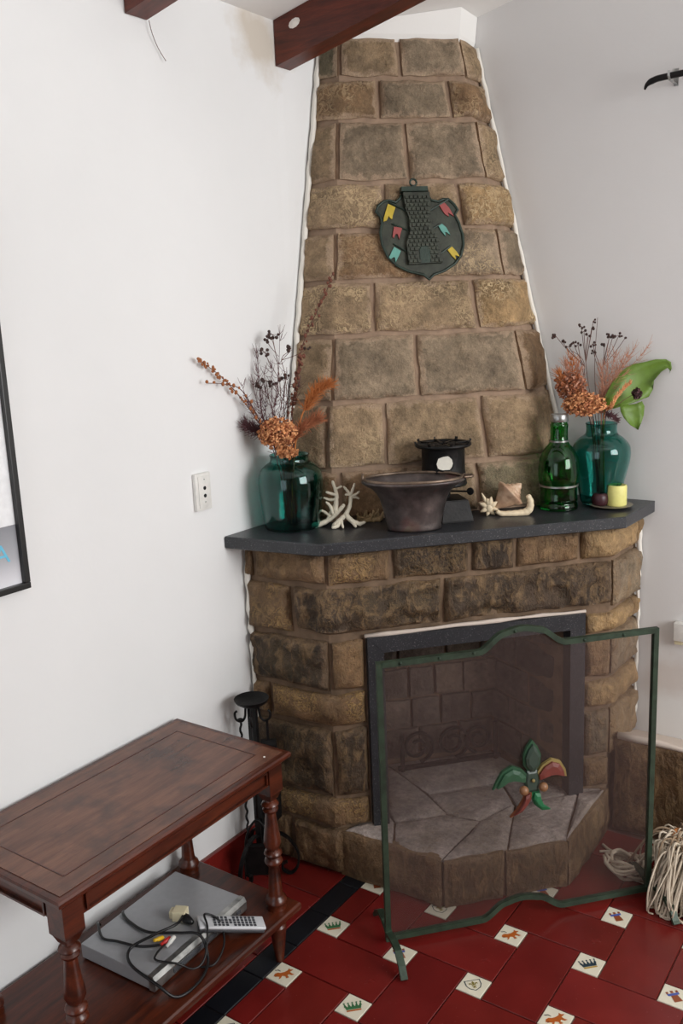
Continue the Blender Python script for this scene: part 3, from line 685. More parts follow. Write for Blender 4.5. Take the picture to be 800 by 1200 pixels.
for lx_ in (TX0+.042, TX1-.042):
    for ly in (TY0+.042, TY1-.042):
        c = V((lx_, ly, 0)); b = MB()
        # square head, stepped foot of the head, turned shaft, foot below the shelf
        hw = .024
        b.prism([(lx_-hw,ly-hw),(lx_+hw,ly-hw),(lx_+hw,ly+hw),(lx_-hw,ly+hw)], .476, TZ-.024)
        n0 = len(b.v); b.v += [V((lx_+a*w_, ly+c_*w_, z_)) for z_, w_ in ((.476,hw),(.470,hw-.004),(.455,.014)) for a, c_ in ((-1,-1),(1,-1),(1,1),(-1,1))]
        b.f += [(n0+j*4+i, n0+j*4+(i+1) % 4, n0+(j+1)*4+(i+1) % 4, n0+(j+1)*4+i) for j in range(2) for i in range(4)]
        b.lathe([(.012,.458),(.014,.450),(.020,.446),(.022,.441),(.018,.436),(.015,.433),(.020,.428),(.018,.423),(.013,.418),(.014,.405),(.017,.38),(.021,.35),(.022,.335),(.017,.322),(.014,.318),(.021,.313),(.023,.307),(.020,.301),(.015,.297),(.022,.290),(.023,.284),(.018,.277),(.013,.270),(.015,.24),(.017,.21),(.018,.195),(.020,.188),(.026,.182),(.028,.174),(.024,.166),(.026,SZ+.001),(.026,SZ-.002)], 20, c)
        b.lathe([(.020,SZ-.022),(.023,SZ-.030),(.020,SZ-.040),(.016,SZ-.046),(.022,SZ-.054),(.018,.06),(.012,.012),(.011,0.0)], 20, c)
        obj('leg', b, M['mahogany'], T, smooth=True, angle=40)

# ------------------------------------------------------------------ things on the lower shelf
DV = thing('dvd_player', 'flat silver grey disc player lying on the lower shelf', 'disc player', (.20, 1.33, SZ))
rz_ = Matrix.Rotation(math.radians(2.5), 3, 'Z'); dc = V((.193, 1.330, 0))
def dvp(x, y, z): p = rz_ @ V((x, y, 0)); return V((dc.x+p.x, dc.y+p.y, z))
b = MB(); b.box(dvp(0, 0, SZ+.022), (.226, .325, .036), rz_, bev=.002); obj('casing', b, M['silver_metal'], DV)
b = MB()
pr = [(-.010,.003),(.006,.003),(.010,.010),(.010,.030),(.004,.0405),(-.010,.0405)]
for y in (-.1635, .1635): b.v += [dvp(.113+p[0], y, SZ+p[1]) for p in pr]
k = len(pr); b.f = [tuple(range(k)), tuple(range(2*k-1, k-1, -1))]+[(i, (i+1) % k, k+(i+1) % k, k+i) for i in range(k)]
fp = obj('front_panel', b, M['pewter'], DV)
b = MB(); b.box(dvp(.1235, -.03, SZ+.019), (.003, .15, .011), rz_); obj('disc_tray', b, M['dark_grey_plastic'], fp)
for y in (.08, .105, .13):
    b = MB(); b.box(dvp(.1235, y, SZ+.02), (.003, .014, .007), rz_); obj('button', b, M['dark_grey_plastic'], fp)
for x in (-.09, .09):
    for y in (-.13, .13):
        b = MB(); b.lathe([(.009,0),(.010,.005)], 12, dvp(x, y, SZ)); obj('foot', b, M['black_plastic'], DV)
DT = SZ+.0405
# remote control leaning with one end on the player
rm_p, rm_q = V((.292, 1.352, DT+.012)), V((.382, 1.468, SZ+.013))
ax = (rm_q-rm_p).normalized(); sidev = ax.cross(V((0,0,1))).normalized(); upv = sidev.cross(ax).normalized()
RM = thing('remote_control', 'light silver remote control leaning on the edge of the disc player', 'remote control', tuple((rm_p+rm_q)/2-V((0,0,.012))))
mr = Matrix((ax, sidev, upv)).transposed(); Lr = (rm_q-rm_p).length; mid = (rm_p+rm_q)/2
b = MB(); b.box(mid-upv*.004, (Lr+.01, .046, .012), mr, bev=.005); obj('body', b, M['dark_grey_plastic'], RM, smooth=True, angle=60)
b = MB(); b.box(mid+upv*.003, (Lr+.012, .047, .007), mr, bev=.003); fpn = obj('face', b, M['light_plastic'], RM, smooth=True, angle=60)
for i in range(11):
    for j in range(4):
        if i in (4,) and j in (0, 3): continue
        p = mid+ax*(-Lr*.28+i*.0098)+sidev*(-.0145+j*.0097)+upv*.0072
        b = MB(); b.box(p, (.0058, .0062, .002), mr); obj('button', b, M['button_grey'], fpn)
def spline(pts, n=10):
    pts = [V(p) for p in pts]; out = []
    for i in range(len(pts)-1):
        p0, p1, p2, p3 = pts[max(i-1,0)], pts[i], pts[i+1], pts[min(i+2, len(pts)-1)]
        for t_ in range(n):
            t = t_/n; out.append(0.5*((2*p1)+(p2-p0)*t+(2*p0-5*p1+4*p2-p3)*t*t+(3*p1-p0-3*p2+p3)*t*t*t))
    out.append(pts[-1]); return out
# power lead with a cream plug adaptor
PC = thing('power_cable', 'black power cable with a cream plug adaptor coiled over the disc player', 'cable', (.23, 1.34, DT))
b = MB(); b.tube(spline([(.248,1.335,DT+.020),(.262,1.30,DT+.030),(.240,1.25,DT+.026),(.21,1.205,DT+.008),(.25,1.17,DT+.006),(.34,1.165,DT-.005),(.372,1.18,SZ+.010),(.383,1.215,SZ+.004),(.375,1.27,SZ+.004),(.352,1.31,SZ+.012),(.315,1.325,DT+.008),(.27,1.30,DT+.012),(.20,1.27,DT+.006),(.13,1.275,DT+.004),(.09,1.29,DT+.003),(.065,1.32,DT-.02)], 8), .0035, 8); obj('cord', b, M['black_plastic'], PC, smooth=True)
pm = Matrix.Rotation(math.radians(25), 3, 'Z')
b = MB(); b.box((.226,1.352,DT+.014), (.034,.030,.026), pm, bev=.003); b.box((.210,1.345,DT+.014), (.016,.022,.020), pm, bev=.003); obj('plug_adaptor', b, M['cream_plastic'], PC)
b = MB(); b.lathe([(.010,0),(.011,.010),(.007,.026),(.004,.032)], 12, (.240,1.348,DT+.014), Matrix.Rotation(math.radians(100), 3, 'Y')); obj('plug', b, M['black_plastic'], PC, smooth=True)
AV = thing('video_cable', 'black video cable with yellow, red and white plugs on the disc player', 'cable', (.25, 1.25, DT))
b = MB()
b.tube(spline([(.268,1.258,DT+.008),(.275,1.225,DT+.008),(.29,1.21,DT+.007),(.33,1.235,DT-.002),(.350,1.265,SZ+.013),(.352,1.30,SZ+.020),(.322,1.345,DT+.016),(.29,1.37,DT+.026),(.318,1.39,DT+.006),(.358,1.36,SZ+.020),(.372,1.31,SZ+.005),(.350,1.285,SZ+.004)], 8), .0026, 7)
b.tube(spline([(.262,1.252,DT+.008),(.22,1.225,DT+.005),(.16,1.21,DT+.004),(.12,1.20,DT+.004),(.07,1.23,DT+.003),(.05,1.25,SZ+.02)], 8), .0032, 7); obj('cord', b, M['black_plastic'], AV, smooth=True)
for k, (dx, dy, mt) in enumerate(((-.006,-.004,'rca_yellow'),(.008,.004,'rca_red'),(.018,.010,'rca_white'))):
    b = MB(); b.lathe([(.0035,-.014),(.0052,-.012),(.0055,.004),(.004,.006),(.004,.016),(.0015,.016)], 10, (.256+dx,1.262+dy,DT+.010+.005*(k == 0)), Matrix.Rotation(math.radians(70+20*k), 3, 'X')); obj('plug', b, M[mt], AV, smooth=True, label=mt.split('_')[1]+' plug')

# ------------------------------------------------------------------ fire screen
SL, SR = V((.561,1.744,0)), V((1.072,2.307,0)); sdir = (SR-SL).normalized(); sn = V((sdir.y, -sdir.x, 0)); SW = .762
def sp_(s, z, o=0.0): return SL+sdir*s+V((0,0,z))+sn*o
FSc = thing('fire_screen', 'green iron fire screen with wire mesh before the hearth', 'fire screen', tuple((SL+SR)/2))
def arch(base, top, a, b_, c, d, n=10):
    out = [(.008, base)]
    for i in range(n+1):
        t = i/n; out.append((a+(b_-a)*t, base+(top-base)*(0.5-0.5*math.cos(math.pi*t*.98)) if i else base))
    for i in range(1, n): 
        t = i/n; out.append((b_+(c-b_)*t, top+.008*math.sin(math.pi*t)))
    for i in range(n+1):
        t = i/n; out.append((c+(d-c)*t, top-(top-base)*(0.5-0.5*math.cos(math.pi*t*.98)) if i < n else base))
    out.append((SW-.008, base)); return out
topL = arch(.776, .818, .262, .335, .425, .50); botL = arch(.022, .060, .265, .335, .425, .50)
fr = MB(); fr.bar([sp_(*p) for p in topL], sn, .014, .014); o = obj('top_bar', fr, M['green_iron'], FSc)
fr = MB(); fr.bar([sp_(*p) for p in botL], sn, .014, .014); obj('bottom_bar', fr, M['green_iron'], FSc)
for s in (.007, SW-.007):
    fr = MB(); fr.bar([sp_(s, .014), sp_(s, .783)], sn, .014, .014); up_ = obj('upright', fr, M['green_iron'], FSc)
    ft = MB(); curve = [(-.135,.006),(-.128,.012),(-.115,.030),(-.085,.050),(-.045,.052),(0,.040),(.045,.052),(.085,.050),(.115,.030),(.128,.012),(.135,.006)]
    ft.bar([sp_(s, z_, o_*.98+.010) for o_, z_ in curve], sdir, .018, .009); obj('foot', ft, M['green_iron'], FSc)
b = MB(); n = len(topL); b.v = [sp_(p[0], p[1]) for p in botL]+[sp_(p[0], p[1]) for p in topL]
b.f = [(i, i+1, n+i+1, n+i) for i in range(n-1)]; obj('wire_mesh', b, M['mesh'], FSc)
for s, z_ in ((.06,.776),(.16,.776),(.25,.778),(.55,.776),(.66,.776),(.36,.822)):
    b = MB(); b.sphere(sp_(s, z_, .008), .004, 8); obj('rivet', b, M['green_iron'], FSc)
# painted iron lily
FLc = obj('lily_boss', (lambda b: (b.plate([(x*.001, y*.001) for x, y in [(-16,-34),(16,-34),(20,0),(14,28),(-14,28),(-20,0)]], sp_(.404,.411), sdir, V((0,0,1)), sn, .004, .016, .25), b)[1])(MB()), M['fleur_core'], FSc, label='painted iron lily in green, red and orange')
def petal(pts, mt, rim, h=.022):
    O = sp_(.404, .411); n = len(pts); cx = sum(p[0] for p in pts)/n; cy = sum(p[1] for p in pts)/n
    b = MB(); P2 = [(x*.001, y*.001) for x, y in pts]
    b.plate(P2, O, sdir, V((0,0,1)), sn, .003, .012, 0)
    pe = obj('petal', b, M[rim], FLc)
    b = MB(); b.plate([((cx+(x-cx)*.80)*.001, (cy+(y-cy)*.80)*.001) for x, y in pts], O, sdir, V((0,0,1)), sn, .0115, h, .35); obj('petal_face', b, M[mt], FLc)
petal([(-4,18),(-22,42),(-24,70),(-14,95),(0,113),(14,95),(25,70),(22,42),(6,18)], 'fleur_core', 'fleur_green')
petal([(-10,14),(-28,36),(-55,48),(-82,36),(-98,10),(-108,-12),(-84,4),(-55,8),(-30,2),(-12,-4)], 'fleur_green', 'fleur_green')
petal([(10,14),(28,38),(55,52),(80,42),(94,18),(98,-4),(76,4),(52,6),(30,0),(12,-4)], 'fleur_red', 'fleur_rim')
petal([(-2,-28),(-18,-34),(-26,-56),(-40,-78),(-60,-98),(-30,-86),(-12,-66),(0,-46)], 'fleur_red', 'fleur_orange')
petal([(2,-28),(20,-30),(24,-52),(34,-76),(54,-92),(28,-90),(8,-72),(-2,-48)], 'fleur_teal', 'fleur_teal')
for s, z_ in ((.378,.390),(.432,.392)):
    b = MB(); b.sphere(sp_(s, z_, .020), .0125, 14); obj('knob', b, M['wood_ball'], FLc, smooth=True)
b = MB(); b.sphere(sp_(.404,.414,.020), .005, 8); obj('rivet', b, M['fleur_rim'], FLc, smooth=True)

# ------------------------------------------------------------------ scrolled grate in the firebox
GR = thing('fire_grate', 'dark wrought iron grate of scrolls standing inside the firebox', 'grate', tuple(FPt(.44, -.27, HZ+.004)))
def gp(s, z_, o_=-.27): return FPt(s, o_, HZ+.004+z_)
b = MB(); b.bar([gp(.26,.012), gp(.61,.012)], fn, .012, .012); obj('rail', b, M['iron'], GR)
for s in (.275, .595):
    b = MB(); b.bar([gp(s,0), gp(s,.13)], fn, .010, .012); obj('post', b, M['iron'], GR)
def scroll(cx, cz, r, turns, dirn, a0):
    return [gp(cx+dirn*r*(1-i/60*.72)*math.cos(a0+turns*2*math.pi*i/60), cz+r*(1-i/60*.72)*math.sin(a0+turns*2*math.pi*i/60)) for i in range(61)]
for cx, d, r_ in ((.325,1,.058),(.445,1,.060),(.535,-1,.050)):
    b = MB(); b.bar(scroll(cx, .082, r_, 1.6, d, -1.4), fn, .012, .008); obj('scroll', b, M['iron'], GR)

# ------------------------------------------------------------------ fire tools by the left pier
fx0, fy0 = .088, 1.815
FT = thing('fire_tool_stand', 'black iron fire tool stand with a small tray on top', 'fire tool stand', (fx0, fy0, 0))
b = MB(); b.lathe([(.006,.545),(.036,.546),(.046,.553),(.050,.562),(.046,.560),(.034,.554),(.001,.552)], 20, (fx0, fy0, 0)); obj('tray', b, M['iron'], FT, smooth=True, angle=50)
b = MB(); b.box((fx0, fy0, .335), (.030, .010, .42)); b.box((fx0, fy0, .14), (.020,.020,.10), bev=.002); obj('post', b, M['iron'], FT)
for k in range(4):
    a = math.radians(215+90*k); d = V((math.cos(a), math.sin(a), 0)); b = MB(); c = V((fx0, fy0, 0))
    b.tube(spline([c+d*.010+V((0,0,.545)), c+d*.018+V((0,0,.535)), c+d*.022+V((0,0,.505)), c+d*.034+V((0,0,.492)), c+d*.048+V((0,0,.500)), c+d*.050+V((0,0,.518)), c+d*.044+V((0,0,.524))], 5), .0035, 7); obj('hook', b, M['iron'], FT, smooth=True)
for ang in (35, 160, 275):
    a = math.radians(ang); d = V((math.cos(a), math.sin(a), 0)); c = V((fx0, fy0, 0)); b = MB(); kk = .62 if ang == 160 else 1.0
    b.bar(spline([c+d*(r_*kk)+V((0,0,z_)) for r_, z_ in ((.008,.135),(.040,.142),(.080,.120),(.106,.075),(.105,.030),(.085,.006),(.062,.016),(.060,.036),(.074,.042))], 6), V((-d.y, d.x, 0)), .012, .006); obj('leg', b, M['iron'], FT)
a = math.radians(215); hp = V((fx0+math.cos(a)*.036, fy0+math.sin(a)*.036, .492))
PK = thing('poker', 'thin twisted iron poker hanging from the tool stand', 'poker', (hp.x, hp.y, .10))
b = MB(); b.tube([hp+V((.006*math.cos(i*.5), .006*math.sin(i*.5), .006)) for i in range(13)], .0025, 6, True); obj('eye', b, M['iron'], PK)
b = MB(); b.tube([hp+V((.0022*math.cos(i*1.1), .0022*math.sin(i*1.1), -.004-.006*i)) for i in range(62)], .0034, 6); b.tube([hp+V((0,0,-.37)), hp+V((.004,-.004,-.39)), hp+V((.016,-.012,-.382))], .003, 6); obj('shaft', b, M['iron'], PK, smooth=True)
a = math.radians(305); hp = V((fx0+math.cos(a)*.040, fy0+math.sin(a)*.040, .492))
SV = thing('fire_shovel', 'black iron fire shovel hanging pan down from the tool stand', 'shovel', (hp.x, hp.y, .02))
b = MB(); b.tube([hp+V((0, 0, .004)), hp+V((0, -.002, -.28))], .004, 7); obj('handle', b, M['iron'], SV, smooth=True)
b = MB(); q = hp+V((0,-.006,0)); lat = V((math.cos(math.radians(35)), math.sin(math.radians(35)), 0)); nn = V((lat.y, -lat.x, 0))
b.tube(spline([q+lat*-.040+V((0,0,-.40)), q+lat*-.030+V((0,0,-.33)), q+V((0,0,-.285)), q+lat*.030+V((0,0,-.33)), q+lat*.040+V((0,0,-.40))], 6), .0035, 6); obj('yoke', b, M['iron'], SV, smooth=True)
b = MB(); b.plate([(-.042,-.46),(.042,-.46),(.042,-.372),(.030,-.358),(-.030,-.358),(-.042,-.372)], q, lat, V((0,0,1)), nn, 0, .003)
b.plate([(-.042,-.46),(-.039,-.46),(-.039,-.372),(-.042,-.372)], q, lat, V((0,0,1)), nn, 0, .018); b.plate([(.039,-.46),(.042,-.46),(.042,-.372),(.039,-.372)], q, lat, V((0,0,1)), nn, 0, .018); b.plate([(-.03,-.361),(.03,-.361),(.03,-.358),(-.03,-.358)], q, lat, V((0,0,1)), nn, 0, .018); obj('pan', b, M['iron'], SV)
a = math.radians(35); hp = V((fx0+math.cos(a)*.040, fy0+math.sin(a)*.040, .492))
BS = thing('fire_brush', 'broad black fire tool hanging against the stone of the left pier', 'fire tool', (hp.x, hp.y, .16))
b = MB(); b.tube([hp+V((0,0,.004)), hp+V((0,0,-.06))], .004, 7); obj('handle', b, M['iron'], BS)
b = MB(); b.plate([(-.022,-.06),(-.028,-.12),(-.026,-.30),(0,-.33),(.026,-.30),(.028,-.12),(.022,-.06)], hp, V((.8,.6,0)), V((0,0,1)), V((.6,-.8,0)), -.008, .008, .1); obj('board', b, M['iron'], BS)

# ------------------------------------------------------------------ string mop by the plinth
MC = V((1.165, 2.405, .12))
MP = thing('mop', 'pale cotton string mop lying in a heap beside the fire screen', 'mop', (MC.x, MC.y, 0))
b, b2 = MB(), MB()
for k in range(430):
    a = R.uniform(-2.9, 0.75) if k % 5 else R.uniform(0, 6.28); rr = R.uniform(.07, .175); d = V((math.cos(a), math.sin(a), 0)); p0 = MC+V((R.uniform(-.05,.05), R.uniform(-.05,.04), R.uniform(-.02,.02)))
    w1 = V((R.uniform(-.035,.035), R.uniform(-.03,.03), 0)); e = V((p0.x, p0.y, 0))+d*rr+w1
    e.x = max(e.x, 1.092 if e.y < 2.34 else .95); e.y = min(max(e.y, 2.225), 2.535); e.z = .005+R.random()*.012
    m1 = p0+d*rr*.4+V((0,0,R.uniform(.0,.03))); m2 = V((p0.x, p0.y, 0))+d*rr*.85+w1*.5; m2.z = R.uniform(.035,.075)
    if m2.y < 2.36: m2.x = max(m2.x, 1.092)
    if m1.y < 2.33: m1.x = max(m1.x, 1.092)
    tail = e+V((R.uniform(-.03,.03), R.uniform(-.02,.02), 0)); tail.x = max(tail.x, 1.092 if tail.y < 2.36 else .95); tail.z = .005
    tail.y = min(max(tail.y, 2.22), 2.535)
    (b if k % 4 else b2).tube(spline([p0, m1, m2, e, tail], 5), R.uniform(.0020,.0036), 5)
obj('strings', b, M['string'], MP, smooth=True, kind='stuff'); obj('soiled_strings', b2, M['string_dark'], MP, smooth=True, kind='stuff')
b = MB()
for k in range(9):
    c = V((.992+R.uniform(-.012,.012), 2.372+R.uniform(-.012,.012), .010+k*.005)); rr = R.uniform(.032,.055)
    b.tube([c+V((rr*math.cos(i*.35)*(1+.12*math.sin(3*i+k)), rr*.9*math.sin(i*.35), .008*math.sin(i*.9+k))) for i in range(18)], .0048, 6, True)
for k in range(5): b.tube(spline([(1.02,2.39,.03+.006*k),(1.06,2.405+.01*k,.06),(1.11,2.41,.09),(1.15,2.405,.115)], 6), .005, 6)
b.tube(spline([(1.03,2.42,.02),(.97,2.455,.006),(.92,2.45,.005),(.885,2.47,.005)], 6), .0042, 6); b.tube(spline([(.93,2.452,.006),(.905,2.44,.005),(.89,2.43,.005)], 6), .004, 6)
obj('looped_string', b, M['string'], MP, smooth=True)
b = MB(); b.tube([MC+V((.058*math.cos(i*.4), .05*math.sin(i*.4)+.005, .022+.006*math.sin(i))) for i in range(16)], .007, 6, True); obj('binding', b, M['twine'], MP, smooth=True)

# ------------------------------------------------------------------ castle shield on the chimney
q2 = 2**.5
PN = V((1/q2, -1/q2, .2)).normalized(); PX = V((1/q2, 1/q2, 0)); PY = PN.cross(PX).normalized()
def chim(t, z_, o_=0.0):
    d = .6-.2*(z_-1.02); return V(((d+t)/q2, YW-(d-t)/q2, z_))+PN*o_
PO = chim(-.0165, 1.848, .016)
SHd = thing('castle_shield', 'dark green metal shield with a castle tower and coloured pennants', 'wall plaque', tuple(chim(-.0165, 1.70, .016)))
def c2(pts): return [((x-400)*.000434, -(y-420)*.000434) for x, y in pts]
out = c2([(290,145),(460,145),(465,190),(490,230),(540,240),(575,225),(610,225),(650,262),(672,300),(648,332),(672,385),(695,470),(695,540),(672,610),(620,670),(540,715),(470,735),(435,768),(400,735),(300,710),(220,670),(160,610),(125,520),(118,440),(135,375),(130,335),(100,300),(115,262),(160,230),(200,225),(240,240),(270,215),(285,190)])
b = MB(); b.plate(out, PO, PX, PY, PN, 0, .008); bp = obj('back_plate', b, M['bronze'], SHd)
b = MB(); b.tube([PO+PX*p[0]+PY*p[1]+PN*.009 for p in out[2:]], .0042, 6); obj('rim', b, M['bronze_edge'], SHd, smooth=True)
tw = c2([(290,180),(475,180),(480,290),(465,330),(470,400),(500,460),(525,520),(530,660),(295,665),(290,520),(320,450),(320,350),(300,290)])
b = MB(); b.plate(tw, PO, PX, PY, PN, .006, .020, 0); to = obj('tower', b, M['bronze'], SHd)
b = MB(); b.plate(c2([(275,145),(465,145),(468,178),(272,178)]), PO, PX, PY, PN, .006, .026, 0.05); obj('parapet', b, M['bronze_edge'], to)
b = MB()
for r_ in range(17):
    y = 205+r_*27; xl, xr = (298, 474) if y < 300 else ((322, 464) if y < 440 else (300+(y-440)*-.03, 505+(y-460)*.1))
    x = xl+(14 if r_ % 2 else 2)
    while x < xr-16:
        if not (y > 545 and 370 < x+13 < 450):
            b.plate(c2([(x,y),(x+25,y),(x+25,y+20),(x,y+20)]), PO, PX, PY, PN, .019, .0235, .15)
        x += 30
obj('brick_relief', b, M['bronze'], to, kind='stuff')
b = MB(); b.plate(c2([(372,660),(372,570),(390,545),(430,545),(448,570),(448,660)]), PO, PX, PY, PN, .019, .022, .1); obj('gate', b, M['bronze_edge'], to)
b = MB(); b.tube([PO+PX*((375-400)*.000434+.010*math.cos(i*.524))+PY*(-(105-420)*.000434+.010*math.sin(i*.524))+PN*.006 for i in range(12)], .0032, 6, True); obj('hanging_ring', b, M['bronze_edge'], SHd, smooth=True)
for pts, mt in (([(185,250),(235,275),(212,330),(205,355),(192,345),(185,330),(168,362),(145,368),(150,340)],'yellow_paint'), ([(215,405),(272,415),(255,455),(246,490),(236,455),(222,455),(207,482),(200,470)],'red_paint'), ([(205,540),(250,570),(232,605),(208,645),(205,610),(190,612),(172,625),(165,610)],'teal_paint'),
   ([(540,262),(575,245),(610,285),(640,345),(612,325),(600,318),(605,345),(580,330),(560,300)],'red_paint'), ([(525,405),(550,392),(580,420),(605,470),(580,452),(568,450),(572,478),(545,445)],'teal_paint'), ([(578,572),(610,550),(640,585),(660,620),(638,612),(628,612),(632,640),(605,612)],'yellow_paint')):
    b = MB(); b.plate(c2(pts), PO, PX, PY, PN, .007, .0125, 0); obj('pennant', b, M[mt], SHd, label=mt.split('_')[0]+' pennant')
for p, q in (((195,240),(310,300)),((205,385),(312,432)),((205,520),(300,580)),((610,228),(478,300)),((548,392),(482,425)),((605,545),(520,600))):
    p_, q_ = c2([p, q]); b = MB(); b.tube([PO+PX*p_[0]+PY*p_[1]+PN*.011, PO+PX*q_[0]+PY*q_[1]+PN*.011], .0026, 6); obj('flagpole', b, M['bronze_edge'], SHd)

# ------------------------------------------------------------------ glass on the shelf
def glass_body(prof, wall=.004, floor_t=.008):
    inner = [(max(r-wall, .002), z_) for r, z_ in prof if z_ > floor_t]; inner = [(inner[0][0]*.98, floor_t)]+inner
    return prof+[(prof[-1][0]-wall*.5, prof[-1][1]+.001)]+list(reversed(inner))+[(.0005, floor_t)]
def resample(prof, n=5):
    pts = spline([V((r, z_, 0)) for r, z_ in prof], n); return [(max(p.x, .0005), p.y) for p in pts]
def vase(name, label, x, y, prof, mat, n=48):
    t_ = thing(name, label, 'vase', (x, y, ST)); b = MB(); b.lathe(glass_body(resample(prof)), n, (x, y, ST)); obj('glass_body', b, M[mat], t_, smooth=True); return t_
VL = (.108, 2.022); VR = (.785, 2.682)
vase('glass_vase', 'dark teal glass demijohn vase in the bright wall corner of the shelf', *VL, [(.001,.001),(.070,.001),(.079,.006),(.083,.018),(.088,.06),(.0925,.11),(.0925,.145),(.085,.170),(.068,.186),(.057,.194),(.055,.205),(.058,.213)], 'teal_glass')
vase('glass_vase', 'teal glass demijohn vase with a leafy bouquet behind the bottle', *VR, [(.001,.001),(.048,.001),(.057,.006),(.062,.02),(.070,.07),(.082,.12),(.0865,.15),(.083,.178),(.066,.200),(.050,.212),(.0455,.222),(.0455,.238),(.048,.246)], 'teal_glass')
BT = thing('green_bottle', 'bright green glass bottle with silver rings and a silver cap', 'bottle', (.700, 2.560, ST))
bx_ = (.700, 2.560, ST)
b = MB(); b.lathe(glass_body(resample([(.001,.001),(.050,.001),(.056,.006),(.056,.014),(.053,.022),(.055,.030),(.0535,.050),(.055,.070),(.060,.095),(.0605,.125),(.056,.155),(.042,.182),(.029,.198),(.026,.212),(.0255,.240),(.0265,.252),(.024,.258),(.024,.268)], 4), .003, .008), 40, bx_); obj('glass_body', b, M['green_glass'], BT, smooth=True)
def band(z0_, z1_, r_):
    b = MB(); b.lathe([(r_-.001, z0_), (r_+.0022, z0_+.001), (r_+.0022, z1_-.001), (r_-.001, z1_)], 40, bx_); obj('silver_ring', b, M['pewter'], BT, smooth=True, angle=40)
band(.070, .077, .0555); band(.202, .208, .0270)
b = MB(); b.lathe([(.0255,.262),(.0265,.264),(.0265,.280),(.0245,.284),(.0005,.284)], 28, bx_); obj('cap', b, M['pewter'], BT, smooth=True, angle=40)

PLc = V((.833, 2.640, ST))
b = MB(); b.lathe([(.0005,.001),(.030,.001),(.034,.002),(.060,.007),(.063,.009),(.060,.0095),(.036,.005),(.0005,.004)], 36, PLc)
tag(obj('plate', b, M['plate'], None, smooth=True, angle=50, loc=PLc), 'small shallow grey dish under the two candles', 'plate')
CN = thing('candle', 'short pale yellow pillar candle on the small dish', 'candle', (PLc.x+.012, PLc.y+.012, ST+.005))
cc = V((PLc.x+.012, PLc.y+.012, ST+.005))
b = MB(); b.lathe([(.028,0),(.0295,.003),(.0295,.056),(.028,.061),(.025,.062),(.020,.057),(.0005,.055)], 28, cc); obj('wax', b, M['candle'], CN, smooth=True, angle=50)
b = MB(); b.tube([cc+V((0,0,.054)), cc+V((.001,0,.063)), cc+V((.004,0,.068))], .0011, 6); obj('wick', b, M['wick'], CN)
dc2 = V((PLc.x-.030, PLc.y-.012, ST+.005))
DC = thing('round_candle', 'small dark purple burnt candle beside the yellow candle', 'candle', tuple(dc2))
b = MB(); b.lathe(resample([(.016,0),(.022,.006),(.0245,.018),(.023,.030),(.017,.038),(.010,.036),(.001,.033)], 4), 24, dc2); obj('wax', b, M['dark_wax'], DC, smooth=True)
b = MB(); b.tube([dc2+V((0,0,.032)), dc2+V((.001,.001,.042))], .001, 6); obj('wick', b, M['wick'], DC)

# ------------------------------------------------------------------ iron pot
def potmat():
    t = NT('old_copper_iron'); n = t.noise(14, 5); n2 = t.noise(5, 3)
    c = t.ramp(n, [(0.3, rgb(52,47,46)), (0.55, rgb(96,88,86)), (0.75, rgb(138,124,118))]); c = t.mix(t.val(n2, .56, .66, 0, .55), c, rgb(122,66,58)); c = t.mix(t.val(t.noise(8, 3, co=None), .62, .72, 0, .6), c, rgb(104,118,92))
    t.set(c, .42, .65, .5); t.bump(t.noise(60, 4), .3, .003); return t.m
M['pot'] = potmat(); M['pot_rim'] = iron('bronze_rim', rgb(120, 104, 90), .4, .7, .2)
pc = V((.441, 2.146, ST)); ps_ = V((CR.x, CR.y, 0)).normalized(); pf_ = V((-ps_.y, ps_.x, 0))
PT = thing('iron_pot', 'flared oval metal pot with a worn bronze rim on the shelf', 'pot', tuple(pc))
def oval(b, k=.62):
    b.v = [pc+ps_*(p.x-pc.x)+pf_*((p.y-pc.y)*k)+V((0,0,p.z-pc.z)) for p in b.v]; return b
prof = [(.0005,.004),(.060,.003),(.074,.002),(.077,.006),(.076,.014),(.079,.03),(.086,.06),(.094,.09),(.104,.108),(.118,.122),(.134,.131),(.141,.135),(.144,.139),(.142,.144),(.136,.143),(.120,.131),(.104,.116),(.090,.095),(.081,.06),(.075,.03),(.071,.010),(.0005,.008)]
b = MB(); b.lathe(prof, 56, pc); oval(b); obj('bowl', b, M['pot'], PT, smooth=True)
b = MB(); b.tube([pc+V((.137*math.cos(i*.19635), .137*math.sin(i*.19635), .146)) for i in range(32)], .0045, 8, True); oval(b, .63); obj('rim', b, M['pot_rim'], PT, smooth=True)
e = pc+ps_*.139+V((0,0,.146)); b = MB(); b.tube(spline([e-pf_*.02, e+ps_*.024-pf_*.012, e+ps_*.024+pf_*.012, e+pf_*.02], 5), .0036, 7); obj('lug', b, M['pot_rim'], PT, smooth=True)
e = pc-ps_*.139+V((0,0,.146)); b = MB(); b.tube(spline([e-pf_*.010, e-pf_*.010+V((0,0,.010)), e+V((0,0,.015)), e+pf_*.010+V((0,0,.010)), e+pf_*.010], 5), .0036, 7); obj('lug', b, M['pot_rim'], PT, smooth=True)

